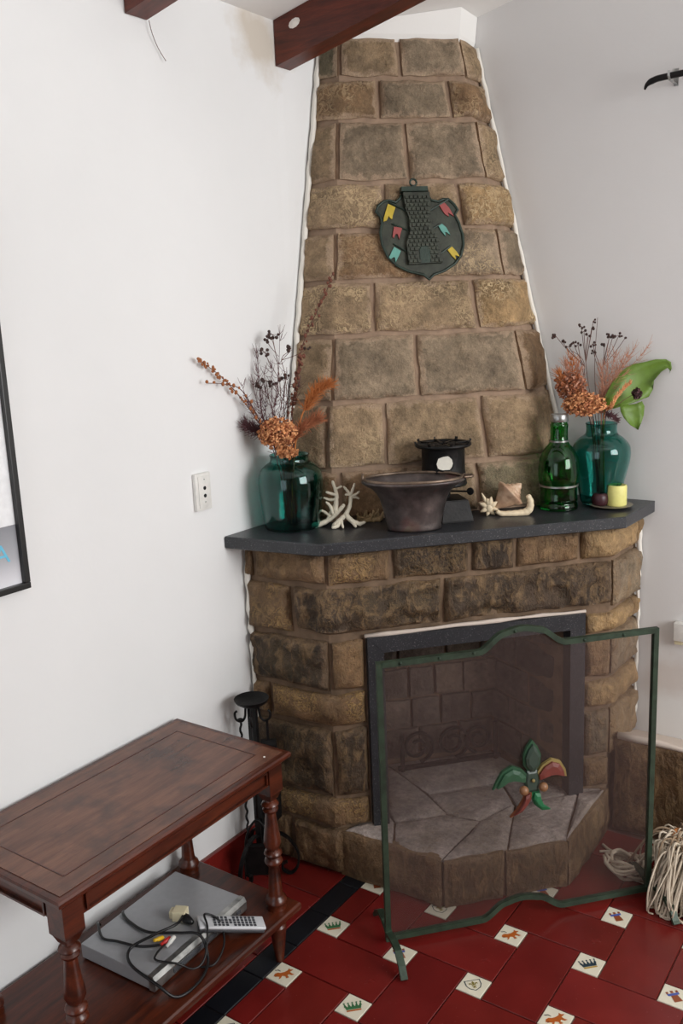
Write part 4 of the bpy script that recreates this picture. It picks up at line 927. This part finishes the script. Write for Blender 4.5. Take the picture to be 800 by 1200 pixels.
# ------------------------------------------------------------------ small iron stove behind the pot
sc_ = V((.450, 2.306, ST)); a45 = Matrix.Rotation(math.radians(45), 3, 'Z')
SO = thing('lamp_stove', 'small black iron lamp stove with a round grate top behind the pot', 'stove', tuple(sc_))
b = MB(); cs = sc_+V((.026,-.002,0)); n0 = 0
for z_, w1_, w2_ in ((.001,.046,.060),(.006,.046,.060),(.060,.036,.048),(.064,.034,.046)): b.v += [cs+a45 @ V((x*w1_, y*w2_, z_)) for x, y in ((-1,-1),(1,-1),(1,1),(-1,1))]
b.f = [(3,2,1,0),(12,13,14,15)]+[(j*4+i, j*4+(i+1) % 4, (j+1)*4+(i+1) % 4, (j+1)*4+i) for j in range(3) for i in range(4)]; obj('tank', b, M['iron'], SO)
b = MB(); b.lathe([(.018,.062),(.020,.085),(.014,.088),(.014,.098),(.030,.100),(.046,.104)], 20, sc_); obj('burner', b, M['iron'], SO, smooth=True, angle=40)
b = MB(); b.lathe([(.066,.100),(.068,.104),(.066,.110),(.062,.150),(.062,.205),(.066,.212),(.058,.212),(.055,.205),(.055,.108)], 36, sc_); obj('chimney_body', b, M['iron'], SO, smooth=True, angle=40)
vdir = (CAM-sc_); vdir.z = 0; vdir.normalize(); vs = V((-vdir.y, vdir.x, 0))
b = MB(); b.plate([(-.024,-.004),(-.018,.014),(-.004,.019),(.010,.021),(.020,.012),(.024,-.004),(.014,-.018),(-.006,-.019),(-.020,-.015)], sc_+vdir*.0625+vs*.004+V((0,0,.172)), vs, V((0,0,1)), vdir, -.006, .003); obj('mica_window', b, M['mica'], SO)
b = MB(); b.tube([sc_+vdir*.063+vs*(.004+.024*math.cos(i*.524))+V((0,0,.172+.024*math.sin(i*.524))) for i in range(12)], .003, 6, True); obj('window_ring', b, M['iron'], SO, smooth=True)
b = MB(); b.tube([sc_+V((.076*math.cos(i*.262), .076*math.sin(i*.262), .218)) for i in range(24)], .006, 8, True); b.tube([sc_+V((.040*math.cos(i*.262), .040*math.sin(i*.262), .218)) for i in range(24)], .004, 8, True); obj('grate_ring', b, M['iron'], SO, smooth=True)
for k in range(8):
    a = k*math.pi/4; d = V((math.cos(a), math.sin(a), 0)); b = MB(); b.bar([sc_+d*.014+V((0,0,.219)), sc_+d*.080+V((0,0,.222)), sc_+d*.083+V((0,0,.230))], V((-d.y, d.x, 0)), .008, .005); obj('prong', b, M['iron'], SO)
b = MB(); b.tube([sc_+vs*.02+V((0,0,.080)), sc_+vs*.072+vdir*.01+V((0,0,.080))], .003, 6); b.lathe([(.004,-.003),(.011,-.002),(.011,.002),(.004,.003)], 12, sc_+vs*.076+vdir*.01+V((0,0,.080)), Matrix.Rotation(math.radians(90), 3, 'X')); obj('wick_knob', b, M['iron'], SO)

# ------------------------------------------------------------------ coral, shell
def coral(name, label, mat, base, segs):
    b = MB()
    for pts, r0, r1 in segs:
        pt = spline([base+CRh*p[0]+V((0,0,p[1]))+CFh*p[2] for p in pts], 4); k = len(pt); b.tube(pt, [r0+(r1-r0)*i/(k-1)+.0006*math.sin(i*2.3) for i in range(k)], 8); b.sphere(pt[-1], r1, 8); b.sphere(pt[0], r0, 8)
    tag(obj(name, b, M[mat], None, smooth=True, loc=base), label, 'coral')
CRh = V((CR.x, CR.y, 0)).normalized(); CFh = V((CF.x, CF.y, 0)).normalized()
cb = at(400, 617, 1); cb = CAM+(cb-CAM)*((ST-CAM.z)/(cb.z-CAM.z))
def mm(*p): return [(x*.001, z_*.001, y*.001) for x, z_, y in p]
coral('coral', 'white branching coral piece lying between the left vase and the pot', 'coral', cb, [
 (mm((-78,7,0),(-60,10,2),(-35,20,4),(-12,40,0),(8,62,-4)), .009, .0055), (mm((-40,18,4),(-30,40,6),(-18,62,4)), .006, .004), (mm((-22,38,0),(-30,62,-4),(-40,74,-8)), .006, .0035), (mm((-30,30,4),(-48,44,8),(-58,48,8)), .005, .003),
 (mm((-15,45,0),(-12,75,4),(-10,95,6),(-20,130,8)), .008, .004), (mm((-11,92,6),(-28,98,2),(-38,102,0)), .005, .0035), (mm((-14,108,7),(4,116,6)), .004, .003), (mm((-12,80,4),(-30,78,10),(-46,84,10)), .005, .003),
 (mm((-20,8,-20),(-4,22,-14),(14,38,-10),(26,60,-4),(30,90,0)), .008, .005), (mm((30,90,0),(20,104,4),(12,114,6)), .005, .003), (mm((30,90,0),(38,110,2),(42,122,4)), .005, .003), (mm((31,86,0),(46,94,-4),(54,100,-4)), .004, .003), (mm((31,84,0),(44,84,2),(52,80,2)), .004, .003), (mm((29,92,0),(16,94,-6)), .004, .003),
 (mm((14,36,-10),(30,20,-18),(52,8,-14)), .008, .006), (mm((-4,22,-14),(-12,8,-26),(-24,6,-32)), .007, .005), (mm((0,22,-14),(4,4,-30)), .005, .003), (mm((30,18,-18),(40,6,-30)), .005, .004), (mm((52,9,-14),(66,12,-12)), .006, .004)])
segs = []
for k in range(26):
    x, y = R.uniform(-26, 30), R.uniform(-16, 18); a = R.uniform(0, 6.28); segs.append((mm((x, 4, y), (x+8*math.cos(a), R.uniform(10,20), y+8*math.sin(a)), (x+14*math.cos(a)+R.uniform(-6,6), R.uniform(14,34), y+12*math.sin(a))), .0045, .0028))
segs.append((mm((-30,6,0),(0,8,2),(34,8,0)), .008, .007)); segs.append((mm((-14,6,-12),(10,7,-10),(26,6,-8)), .007, .006))
cb2 = at(433, 612, 1); cb2 = CAM+(cb2-CAM)*((ST-CAM.z)/(cb2.z-CAM.z))+CFh*.012
coral('coral', 'small tan knobbly coral cluster tucked against the metal pot', 'coral_tan', cb2, segs)
def at_z(px, py, z_):
    d = at(px, py, 1)-CAM; return CAM+d*((z_-CAM.z)/d.z)
def shell_mat():
    t = NT('conch_skin'); n = t.noise(30, 4); sx = t.n.new('ShaderNodeSeparateXYZ'); t.link(t.co, sx.inputs[0])
    c = t.ramp(n, [(0.3, rgb(166,128,104)), (0.55, rgb(200,168,140)), (0.75, rgb(220,200,176))]); t.set(c, .45, 0, .5); t.bump(t.noise(70, 4), .4, .003); return t.m
M['conch'] = shell_mat()
sb = at_z(597, 602, ST)
CO = thing('conch_shell', 'tan conch shell with a pale flared lip near the green bottle', 'sea shell', tuple(sb))
# body: a knobbed cone, narrow end low, blunt spire high
axv = (CRh*.74+V((0,0,.66))+CFh*.06).normalized(); p1 = axv.orthogonal().normalized(); p2 = axv.cross(p1); org = sb-CRh*.046+V((0,0,.018))-CFh*.006
prof = [(0,.002),(.008,.006),(.020,.013),(.036,.021),(.052,.029),(.062,.034),(.067,.035),(.071,.030),(.075,.024),(.079,.023),(.083,.017),(.087,.016),(.093,.010),(.098,.009),(.108,.001)]
prof = [(p.x, max(p.y, .0008)) for p in spline([V((t_, r_, 0)) for t_, r_ in prof], 3)]; N2 = 32; b = MB()
for t_, r_ in prof:
    for j in range(N2):
        a = 2*math.pi*j/N2; kn = 1+(.13*max(0, math.sin(7*a+1)) if .055 < t_ < .073 else .03*math.sin(9*a+70*t_)); b.v.append(org+axv*t_+(p1*math.cos(a)+p2*math.sin(a))*r_*1.22*kn)
k = len(prof); b.f = [(i*N2+j, i*N2+(j+1) % N2, (i+1)*N2+(j+1) % N2, (i+1)*N2+j) for i in range(k-1) for j in range(N2)]+[tuple(range(N2)), tuple((k-1)*N2+j for j in range(N2))]
lowz = min(p.z for p in b.v); b.v = [p+V((0,0,max(0, ST+.003-lowz))) for p in b.v]
obj('whorl', b, M['conch'], CO, smooth=True)
# flared lip: a thick scalloped flange round the opening
b = MB(); lipc = [(-.044,.016),(-.030,.008),(-.006,.006),(.016,.006),(.036,.008),(.050,.016),(.055,.030),(.054,.046),(.047,.060)]
pl = spline([sb+CRh*x+V((0,0,z_))-CFh*.030 for x, z_ in lipc], 4); k = len(pl)
b.tube(pl, [.006+.006*math.sin(i/k*3.14)+.0006*math.sin(i*1.9) for i in range(k)], 10); b.v = [V((p.x, p.y, max(p.z, ST+.0006))) for p in b.v]; obj('lip', b, M['shell'], CO, smooth=True)
s2 = at_z(573, 604, ST)
ST2 = thing('murex_shell', 'small white spiny shell leaning beside the tan conch', 'sea shell', tuple(s2))
b = MB(); c2_ = s2+V((0,0,.024))
b.sphere(c2_, .014, 14, (1,1,1.2))
for dx, dz, r_ in ((-.016,.034,.005),(-.004,.022,.008),(.016,.014,.008),(.020,-.006,.006),(.012,-.022,.006),(-.006,-.023,.006),(-.020,-.008,.007),(-.022,.012,.008),(.004,.026,.008)):
    q = c2_+CRh*dx*1.35+V((0,0,dz*1.3))-CFh*R.uniform(.0,.010); m__ = c2_.lerp(q, .6); b.tube([c2_, m__, q], [r_*1.3, r_, .0016], 8)
b.v = [V((p.x, p.y, max(p.z, ST+.0006))) for p in b.v]; obj('spiny_body', b, M['shell'], ST2, smooth=True)
b = MB(); b.tube([c2_+CFh*.010, c2_-CRh*.020+CFh*.014+V((0,0,.006)), c2_-CRh*.030+CFh*.014+V((0,0,.012))], [.016,.014,.003], 10); b.tube([c2_+CFh*.010, c2_-CRh*.026+CFh*.014+V((0,0,-.014))], [.014,.004], 10); b.v = [V((p.x, p.y, max(p.z, ST+.0006))) for p in b.v]; obj('spire', b, M['conch'], ST2, smooth=True)

# ------------------------------------------------------------------ bouquets
DL, DR = depth_of((VL[0], VL[1], 1.25)), depth_of((VR[0], VR[1], 1.28))
LB = V((VL[0], VL[1], ST+.012)); RB = V((VR[0], VR[1], ST+.012))
def wx(p):  # keep clear of the walls
    return V((max(p.x, .012), min(p.y, YW-.012), p.z))
def at_clear(x, y, dep):
    p = at(x, y, dep)
    while p.x < .016 or p.y > YW-.016: dep -= .01; p = at(x, y, dep)
    return p
def stemline(base, neck, pts, dep, jit=0.0):
    return spline([base+V((R.uniform(-.01,.01), R.uniform(-.01,.01), 0)), neck]+[at_clear(x, y, dep+(jit*(i+1)/len(pts))) for i, (x, y) in enumerate(pts)], 7)
def sprig(name, label, cat, base, neck, pts, dep, stem_r, stem_mat, group, jit=0.0, extra=None):
    path = stemline(base, neck, pts, dep, jit); t_ = thing(name, label, cat, tuple(base), group)
    b = MB(); k = len(path); b.tube(path, [stem_r*(1-.5*i/k) for i in range(k)], 6); obj('stem', b, M[stem_mat], t_, smooth=True)
    if extra: extra(t_, path)
    return t_
def pods(mat, n, start, size, spread, mat2=None, kind=None):
    def f(t_, path):
        b = MB(); k = len(path)
        for i in range(n):
            p = path[int(start*k+(k-1-start*k)*i/max(1, n-1))]; q = p+V((R.uniform(-1,1), R.uniform(-1,1), R.uniform(-1,1)))*spread; q = wx(q); b.sphere(q, size*R.uniform(.7,1.2), 6, (1,1,R.uniform(.8,1.4)))
        obj('seed_pods', b, M[mat], t_, smooth=True, kind='stuff')
    return f
def berries(mat, clusters, dep, size=.0048):
    def f(t_, path):
        b, s_ = MB(), MB()
        for x, y, n, sp in clusters:
            c = at_clear(x, y, dep); j = min(path, key=lambda p: (p-c).length)
            low = path[max(0, path.index(j)-8)]; s_.tube(spline([low, low.lerp(c, .6)+V((0,0,-.004)), c], 4), .0009, 5)
            for k in range(n):
                q = at_clear(x+R.uniform(-sp, sp), y+R.uniform(-sp*.6, sp*.6), dep+R.uniform(-.012,.012)); s_.tube([c, q], .0007, 4); b.sphere(q, size*R.uniform(.8,1.15), 8)
        obj('twigs', s_, M['twig'], t_); obj('berries', b, M[mat], t_, smooth=True, kind='stuff')
    return f
def fuzz(mat, n, ln, start=.45, rr=.0011):
    def f(t_, path):
        b = MB(); k = len(path)
        for i in range(n):
            j = int((start+(1-start)*R.random())*(k-2)); p = path[j]; d = (path[j+1]-path[j]).normalized(); side = V((R.uniform(-1,1), R.uniform(-1,1), R.uniform(-1,1))); v = (d*.9+side*.75).normalized()*ln*R.uniform(.5,1.1)
            q = wx(p+v); mid = wx(p+v*.5+V((0,0,-.004))); b.tube([p, mid, q], [rr, rr*.8, rr*.4], 4)
        obj('bristles', b, M[mat], t_, kind='stuff')
    return f
def head(mat, mat2, centre, rad, n, dep, size=.0065):
    def f(t_, path):
        for mt, m_ in ((mat, n), (mat2, n//2)):
            b = MB()
            for i in range(m_):
                a, c = R.uniform(0, 6.283), math.acos(R.uniform(-1, 1)); rr = R.uniform(.45, 1.0); p = centre+V((rad[0]*rr*math.sin(c)*math.cos(a), rad[1]*rr*math.sin(c)*math.sin(a), rad[2]*rr*math.cos(c))); p = wx(p)
                s = size*R.uniform(.7,1.3); e1 = V((R.uniform(-1,1), R.uniform(-1,1), R.uniform(-1,1))).normalized(); e2 = e1.orthogonal().normalized(); e3 = e1.cross(e2)
                b.add([p+e2*s, p+e3*s*.8+e1*s*.35, p-e2*s, p-e3*s*.8+e1*s*.35, p-e1*s*.2], [(0,1,4),(1,2,4),(2,3,4),(3,0,4)])
            obj('florets', b, M[mt], t_, kind='stuff')
    return f
GL, GRt = 'dried stems in the left vase', 'dried stems in the right vase'
nkL = lambda dx=0: at(333+dx, 530, DL); nkR = lambda dx=0: at(701+dx, 492, DR)
for dx, pts, lab, ma in ((-10, [(310,505),(285,470),(262,444),(247,432),(231,420)], 'long arching seed stalk reaching towards the blank bright wall', 'pod'), (-8, [(305,495),(292,470),(280,455),(262,450),(243,449)], 'short bent grass stalk beside the arching seed stalk', 'pod')):
    sprig('dried_seed_stalk', lab, 'dried plant', LB, nkL(dx), pts, DL-.04, .0018, 'twig', GL, -.05, pods(ma, 44 if dx == -10 else 10, .36, .0042, .006))
sprig('dried_seed_stalk', 'tall curved stalk of rusty seeds before the chimney stones', 'dried plant', LB, nkL(10), [(343,475),(349,430),(356,400),(368,372),(381,345),(389,322)], DL, .0016, 'twig', GL, -.03, pods('pod_dark', 46, .30, .0045, .007))
sprig('dried_seed_stalk', 'straight dark stalk with clustered seeds beside the berry sprigs', 'dried plant', LB, nkL(6), [(341,490),(344,462),(349,440),(354,415)], DL, .0016, 'twig', GL, -.01, pods('pod_dark', 40, .40, .0046, .008))
for dx, pts, cl, lab in ((2, [(330,480),(327,440),(322,410),(318,396)], [(312,398,5,7),(319,392,6,7),(310,413,6,8)], 'tallest berry sprig with dark round berries in the left vase'),
                     (6, [(337,480),(334,440),(330,420),(342,410)], [(341,408,6,6),(359,409,3,4)], 'forked berry sprig leaning to the chimney in the left vase'),
                     (-3, [(322,490),(314,465),(309,452)], [(303,452,5,6),(312,446,5,6)], 'low berry sprig bending to the bright wall'),
                     (4, [(333,485),(333,462),(334,448)], [(321,450,4,5),(333,443,6,6)], 'short upright berry sprig in the left vase'),):
    sprig('dried_berry_sprig', lab, 'dried plant', LB, nkL(dx), pts, DL+R.uniform(-.02,.01), .0013, 'twig', GL, -.01, berries('berry', cl, DL-.01))
for k, (tx, ty) in enumerate(((282,448),(294,438),(300,425),(309,432),(318,425),(326,436),(336,430),(341,446),(300,405),(352,440),(328,380),(288,462))):
    sprig('dried_twig', 'thin bare branching dark twig in the left vase', 'dried plant', LB, nkL((tx-320)*.2), [(320+(tx-320)*.5+R.uniform(-4,4), 490), (320+(tx-320)*.8, (ty+490)/2), (tx, ty)], DL+R.uniform(-.03,.02), .0011, 'purple_twig', GL, 0, fuzz('purple_twig', 42, .032, .25, .0008))
sprig('dried_plume', 'orange feathery plume against the chimney stones', 'dried plant', LB, nkL(12), [(352,492),(362,470),(373,455),(385,449)], DL-.02, .0030, 'plume', GL, -.03, fuzz('plume', 520, .036, .50, .0011))
sprig('dried_plume', 'purple-brown bushy tuft on the chimney side of the left vase', 'dried plant', LB, nkL(10), [(352,503),(362,495),(374,489)], DL-.02, .0016, 'purple_twig', GL, -.01, fuzz('rust_dark', 420, .036, .35, .0010))
sprig('dried_plume', 'purple-grey bushy tuft on the wall side of the left vase', 'dried plant', LB, nkL(-12), [(310,510),(298,503),(286,497)], DL, .0016, 'purple_twig', GL, -.01, fuzz('purple_twig', 380, .036, .35, .0010))
sprig('dried_flower_head', 'round rusty orange dried flower head over the left vase neck', 'dried flower', LB, nkL(0), [(326,520),(325,508)], DL-.03, .0022, 'twig', GL, -.03, head('rust_flower', 'rust_dark', at(325,508,DL-.045), (.062,.046,.046), 1100, DL, .0048))
sprig('dried_flower_head', 'small rusty floret cluster hanging at the left vase neck', 'dried flower', LB, nkL(4), [(335,530),(338,528)], DL-.055, .0018, 'twig', GL, -.01, head('rust_flower', 'pod', at(336,530,DL-.070), (.038,.016,.018), 130, DL, .006))
# right vase
for dx, pts, cl, lab in ((0, [(697,450),(697,415),(700,372)], [], 'single bare curved stalk standing tallest in the right vase'),
    (-3, [(690,455),(686,420),(688,395)], [(681,383,4,4),(684,388,3,3),(689,393,3,3),(695,376,3,3),(693,384,3,3)], 'upright berry sprig with dark berries in the right vase'),
    (-6, [(683,465),(684,425),(668,410)], [(651,394,4,4),(659,401,4,4),(666,406,3,3),(672,403,4,4),(677,404,3,3)], 'berry sprig leaning to the chimney in the right vase'),
    (4, [(705,455),(707,425),(712,402)], [(714,393,4,4),(718,394,3,3),(725,393,5,5),(733,395,2,2),(708,406,4,4),(694,403,4,5),(695,412,4,4)], 'spreading berry sprig with flat berry bunches in the right vase')):
    sprig('dried_berry_sprig', lab, 'dried plant', RB, nkR(dx), pts, DR-.02, .0014, 'twig', GRt, -.02, berries('berry', cl, DR-.03, .0040) if cl else None)
for k, (tx, ty) in enumerate(((663,432),(668,424),(676,436),(654,446))):
    sprig('dried_plume', 'upright pinkish grass plume on the chimney side of the right vase', 'dried plant', RB, nkR(-8), [(680,470),(674+(tx-668)*.6,455),(tx,ty-12)], DR-.02, .0018, 'plume_pink', GRt, -.02, fuzz('plume' if k % 2 else 'plume_pink', 260, .034, .35, .0011))
for k, (tx, ty) in enumerate(((712,412),(722,410),(731,416),(736,412),(745,404),(764,400),(703,425))):
    sprig('dried_grass', 'fine pinkish dried grass fan in the right vase', 'dried plant', RB, nkR(3), [(705,465),((705+tx)/2+2,(465+ty)/2),(tx,ty)], DR-.015, .0013, 'plume_pink', GRt, -.03, fuzz('plume_pink', 80, .036, .3, .0008))
sprig('dried_flower_head', 'large coppery dried flower head over the right vase neck', 'dried flower', RB, nkR(-6), [(690,482),(685,474)], DR-.04, .0022, 'twig', GRt, -.02, head('rust_flower', 'rust_dark', at(684,474,DR-.05), (.066,.050,.036), 900, DR, .005))
sprig('dried_flower_head', 'brown dried flower head mixed with coppery heads behind the bottle cap', 'dried flower', RB, nkR(-10), [(678,480),(668,462)], DR-.02, .0020, 'twig', GRt, -.02, head('rust_dark', 'plume_pink', at(668,452,DR-.03), (.050,.035,.044), 420, DR, .006))
sprig('dried_plume', 'ochre seed plume lying over the green leaf', 'dried plant', RB, nkR(6), [(716,475),(727,458),(740,446)], DR-.06, .0022, 'plume', GRt, -.01, fuzz('rust_flower', 200, .012, .4, .0016))
sprig('dried_plume', 'purplish dried tuft hanging at the right vase rim', 'dried plant', RB, nkR(8), [(712,486),(719,487),(722,490)], DR-.06, .0016, 'purple_twig', GRt, 0, fuzz('purple_twig', 150, .022, .4, .0011))
sprig('dried_thistle', 'small dark thistle head in front of the green leaf', 'dried flower', RB, nkR(8), [(722,476),(735,466),(746,461)], DR-.07, .0013, 'twig', GRt, -.01, head('berry', 'purple_twig', at(746,461,DR-.082), (.014,.014,.016), 90, DR, .005))
# green leaf
LF = thing('green_leaf', 'broad curling green leaf leaning out of the right vase', 'leaf', tuple(RB), GRt)
path = stemline(RB, nkR(6), [(712,478),(728,462)], DR-.02); b = MB(); b.tube(path, .0024, 6); obj('stem', b, M['leaf_green'], LF, smooth=True)
def leafpart(rows_, dz):
    b = MB(); k = len(rows_[0])
    for r_, row_ in enumerate(rows_):
        for j, (x, y) in enumerate(row_): 
            c = abs(j-(k-1)/2)/((k-1)/2); b.v.append(wx(at(x, y, DR-.035+dz*c+.012*math.sin(r_*.8))))
    n_ = len(b.v); b.f = [(r_*k+j, r_*k+j+1, (r_+1)*k+j+1, (r_+1)*k+j) for r_ in range(len(rows_)-1) for j in range(k-1)]
    b.v += [p+CF*.0015 for p in b.v]; b.f += [tuple(n_+i for i in reversed(f)) for f in b.f]
    # close the edge
    loop = list(range(k))+[r_*k+k-1 for r_ in range(1, len(rows_))]+[(len(rows_)-1)*k+j for j in range(k-2, -1, -1)]+[r_*k for r_ in range(len(rows_)-2, 0, -1)]
    b.f += [(loop[i], loop[(i+1) % len(loop)], n_+loop[(i+1) % len(loop)], n_+loop[i]) for i in range(len(loop))]
    return b
obj('blade', leafpart([[(706,470),(708,473),(711,476),(715,478),(719,479)], [(716,450),(724,458),(732,466),(738,470),(742,472)], [(726,436),(736,444),(746,452),(754,460),(760,465)], [(740,427),(748,434),(756,441),(763,448),(765,456)], [(756,424),(762,429),(767,434),(770,438),(766,446)], [(768,421),(773,425),(777,428),(780,430),(774,436)], [(780,421),(782,424),(784,426),(785,429),(782,431)], [(787,424),(787,427),(787,430),(787,433),(785,434)], [(789,431),(788.5,433),(788,435),(787,436),(786,437)]], -.012), M['leaf_green'], LF, smooth=True)
obj('blade', leafpart([[(726,474),(732,474),(738,474),(745,473),(752,470)], [(727,482),(733,482),(740,482),(747,480),(755,476)], [(731,490),(736,491),(742,491),(748,490),(754,487)], [(738,498),(741,499),(744,499),(748,499),(751,496)], [(745,502),(746,503),(747,503.5),(748,503.5),(748,502)]], -.010), M['leaf_green'], LF, smooth=True)

# ------------------------------------------------------------------ on the walls
SOo = thing('wall_socket', 'white rounded socket plate with two black holes on the bright wall', 'wall socket', (0, 1.764, 1.11))
b = MB(); b.box((.006, 1.764, 1.162), (.012, .060, .102), bev=.004); b.box((.0125, 1.764, 1.162), (.004, .040, .086), bev=.0015); obj('plate', b, M['white_plastic'], SOo, smooth=True, angle=45)
for z_, r_ in ((1.172,.0052),(1.151,.0052),(1.134,.0018),(1.196,.0018)):
    b = MB(); b.lathe([(r_,0),(r_,.0012),(.0003,.0012)], 14, (.0143,1.766,z_), Matrix.Rotation(math.radians(90), 3, 'Y')); obj('socket_hole' if r_ > .003 else 'screw', b, M['hole'] if r_ > .003 else M['pewter'], SOo)
PF = thing('framed_print', 'thin black framed print with a white field and pale blue letter', 'picture', (0, .86, 1.05))
ya, yb, z0_, z1_ = .52, 1.189, 1.050, 1.98
for nm, c_, s_ in (('frame_bar', (.011,(ya+yb)/2,z0_+.007),(.022,yb-ya,.014)),('frame_bar',(.011,(ya+yb)/2,z1_-.007),(.022,yb-ya,.014)),('frame_bar',(.011,yb-.007,(z0_+z1_)/2),(.022,.014,z1_-z0_-.028)),('frame_bar',(.011,ya+.007,(z0_+z1_)/2),(.022,.014,z1_-z0_-.028))):
    b = MB(); b.box(c_, s_, bev=.002); obj(nm, b, M['frame_black'], PF)
b = MB(); b.box((.006,(ya+yb)/2,(1.196+z1_-.014)/2), (.008, yb-ya-.028, z1_-.014-1.196)); obj('white_field', b, M['paper_white'], PF)
def band_mat():
    t = NT('printed_grey_band'); sx = t.n.new('ShaderNodeSeparateXYZ'); t.link(t.co, sx.inputs[0]); c = t.ramp(t.val(sx.outputs[2], 0.014, 0.146), [(0.0, rgb(232,232,238)), (0.45, rgb(176,178,184)), (1.0, rgb(140,142,148))]); t.set(c, .3, 0, .4); return t.m
b = MB(); b.box((.006,(ya+yb)/2,(1.196+z0_+.014)/2), (.008, yb-ya-.028, 1.196-z0_-.014)); obj('grey_band', b, band_mat(), PF)
cu = bpy.data.curves.new('letter', 'FONT'); cu.body = 'A'; cu.size = .058; cu.extrude = .0003; cu.align_x = 'RIGHT'; cu.materials.append(M['cyan_ink'])
lo0 = bpy.data.objects.new('letter_text', cu); COL.objects.link(lo0); bpy.context.view_layer.update(); lme = bpy.data.meshes.new_from_object(lo0); bpy.data.objects.remove(lo0); bpy.data.curves.remove(cu)
lo = bpy.data.objects.new('letter', lme); COL.objects.link(lo); lo.parent = PF; lo.rotation_euler = (math.radians(90), 0, math.radians(90)); lo.location = (.0105, 1.152-.86, 1.118-1.05)
JB = thing('junction_box', 'small white plastic cable box on the greyish wall above the plinth', 'cable box', (1.035, YW, .575))
b = MB(); b.box((1.035, YW-.015, .617), (.075, .03, .058), bev=.004); obj('box', b, M['white_plastic'], JB, smooth=True, angle=45)
b = MB(); b.box((1.012, YW-.013, .583), (.024, .022, .016), bev=.002); obj('cable_inlet', b, M['cream_plastic'], JB)
RD = thing('curtain_rod', 'thin black iron rod with a curved tip high on the greyish wall', 'curtain rod', (.92, 2.72, 2.20))
b = MB(); pth = spline([(.878,2.715,2.186),(.884,2.715,2.198),(.900,2.715,2.206),(.935,2.715,2.210),(1.1,2.715,2.213),(1.7,2.715,2.215)], 8); b.tube(pth, [.0025+.006*min(1, i/14) for i in range(len(pth))], 10); obj('rod', b, M['iron'], RD, smooth=True)
for x in (.945, 1.62):
    b = MB(); b.bar([V((x,YW-.001,2.24)), V((x,YW-.001,2.195))], V((1,0,0)), .012, .003); b.bar([V((x,YW-.002,2.200)), V((x,2.715,2.200)), V((x,2.704,2.208)), V((x,2.703,2.222))], V((1,0,0)), .006, .003); obj('bracket', b, M['pewter'], RD)
# cobweb thread under the beam
b = MB(); b.tube(spline([(.01,1.70,2.317),(.012,1.705,2.290),(.008,1.725,2.262),(.012,1.745,2.235)], 6), .0009, 5); tag(obj('cobweb_thread', b, M['twig'], None, loc=(.01,1.70,2.23)), 'thin dark thread hanging from the roof beam on the bright wall', 'thread')
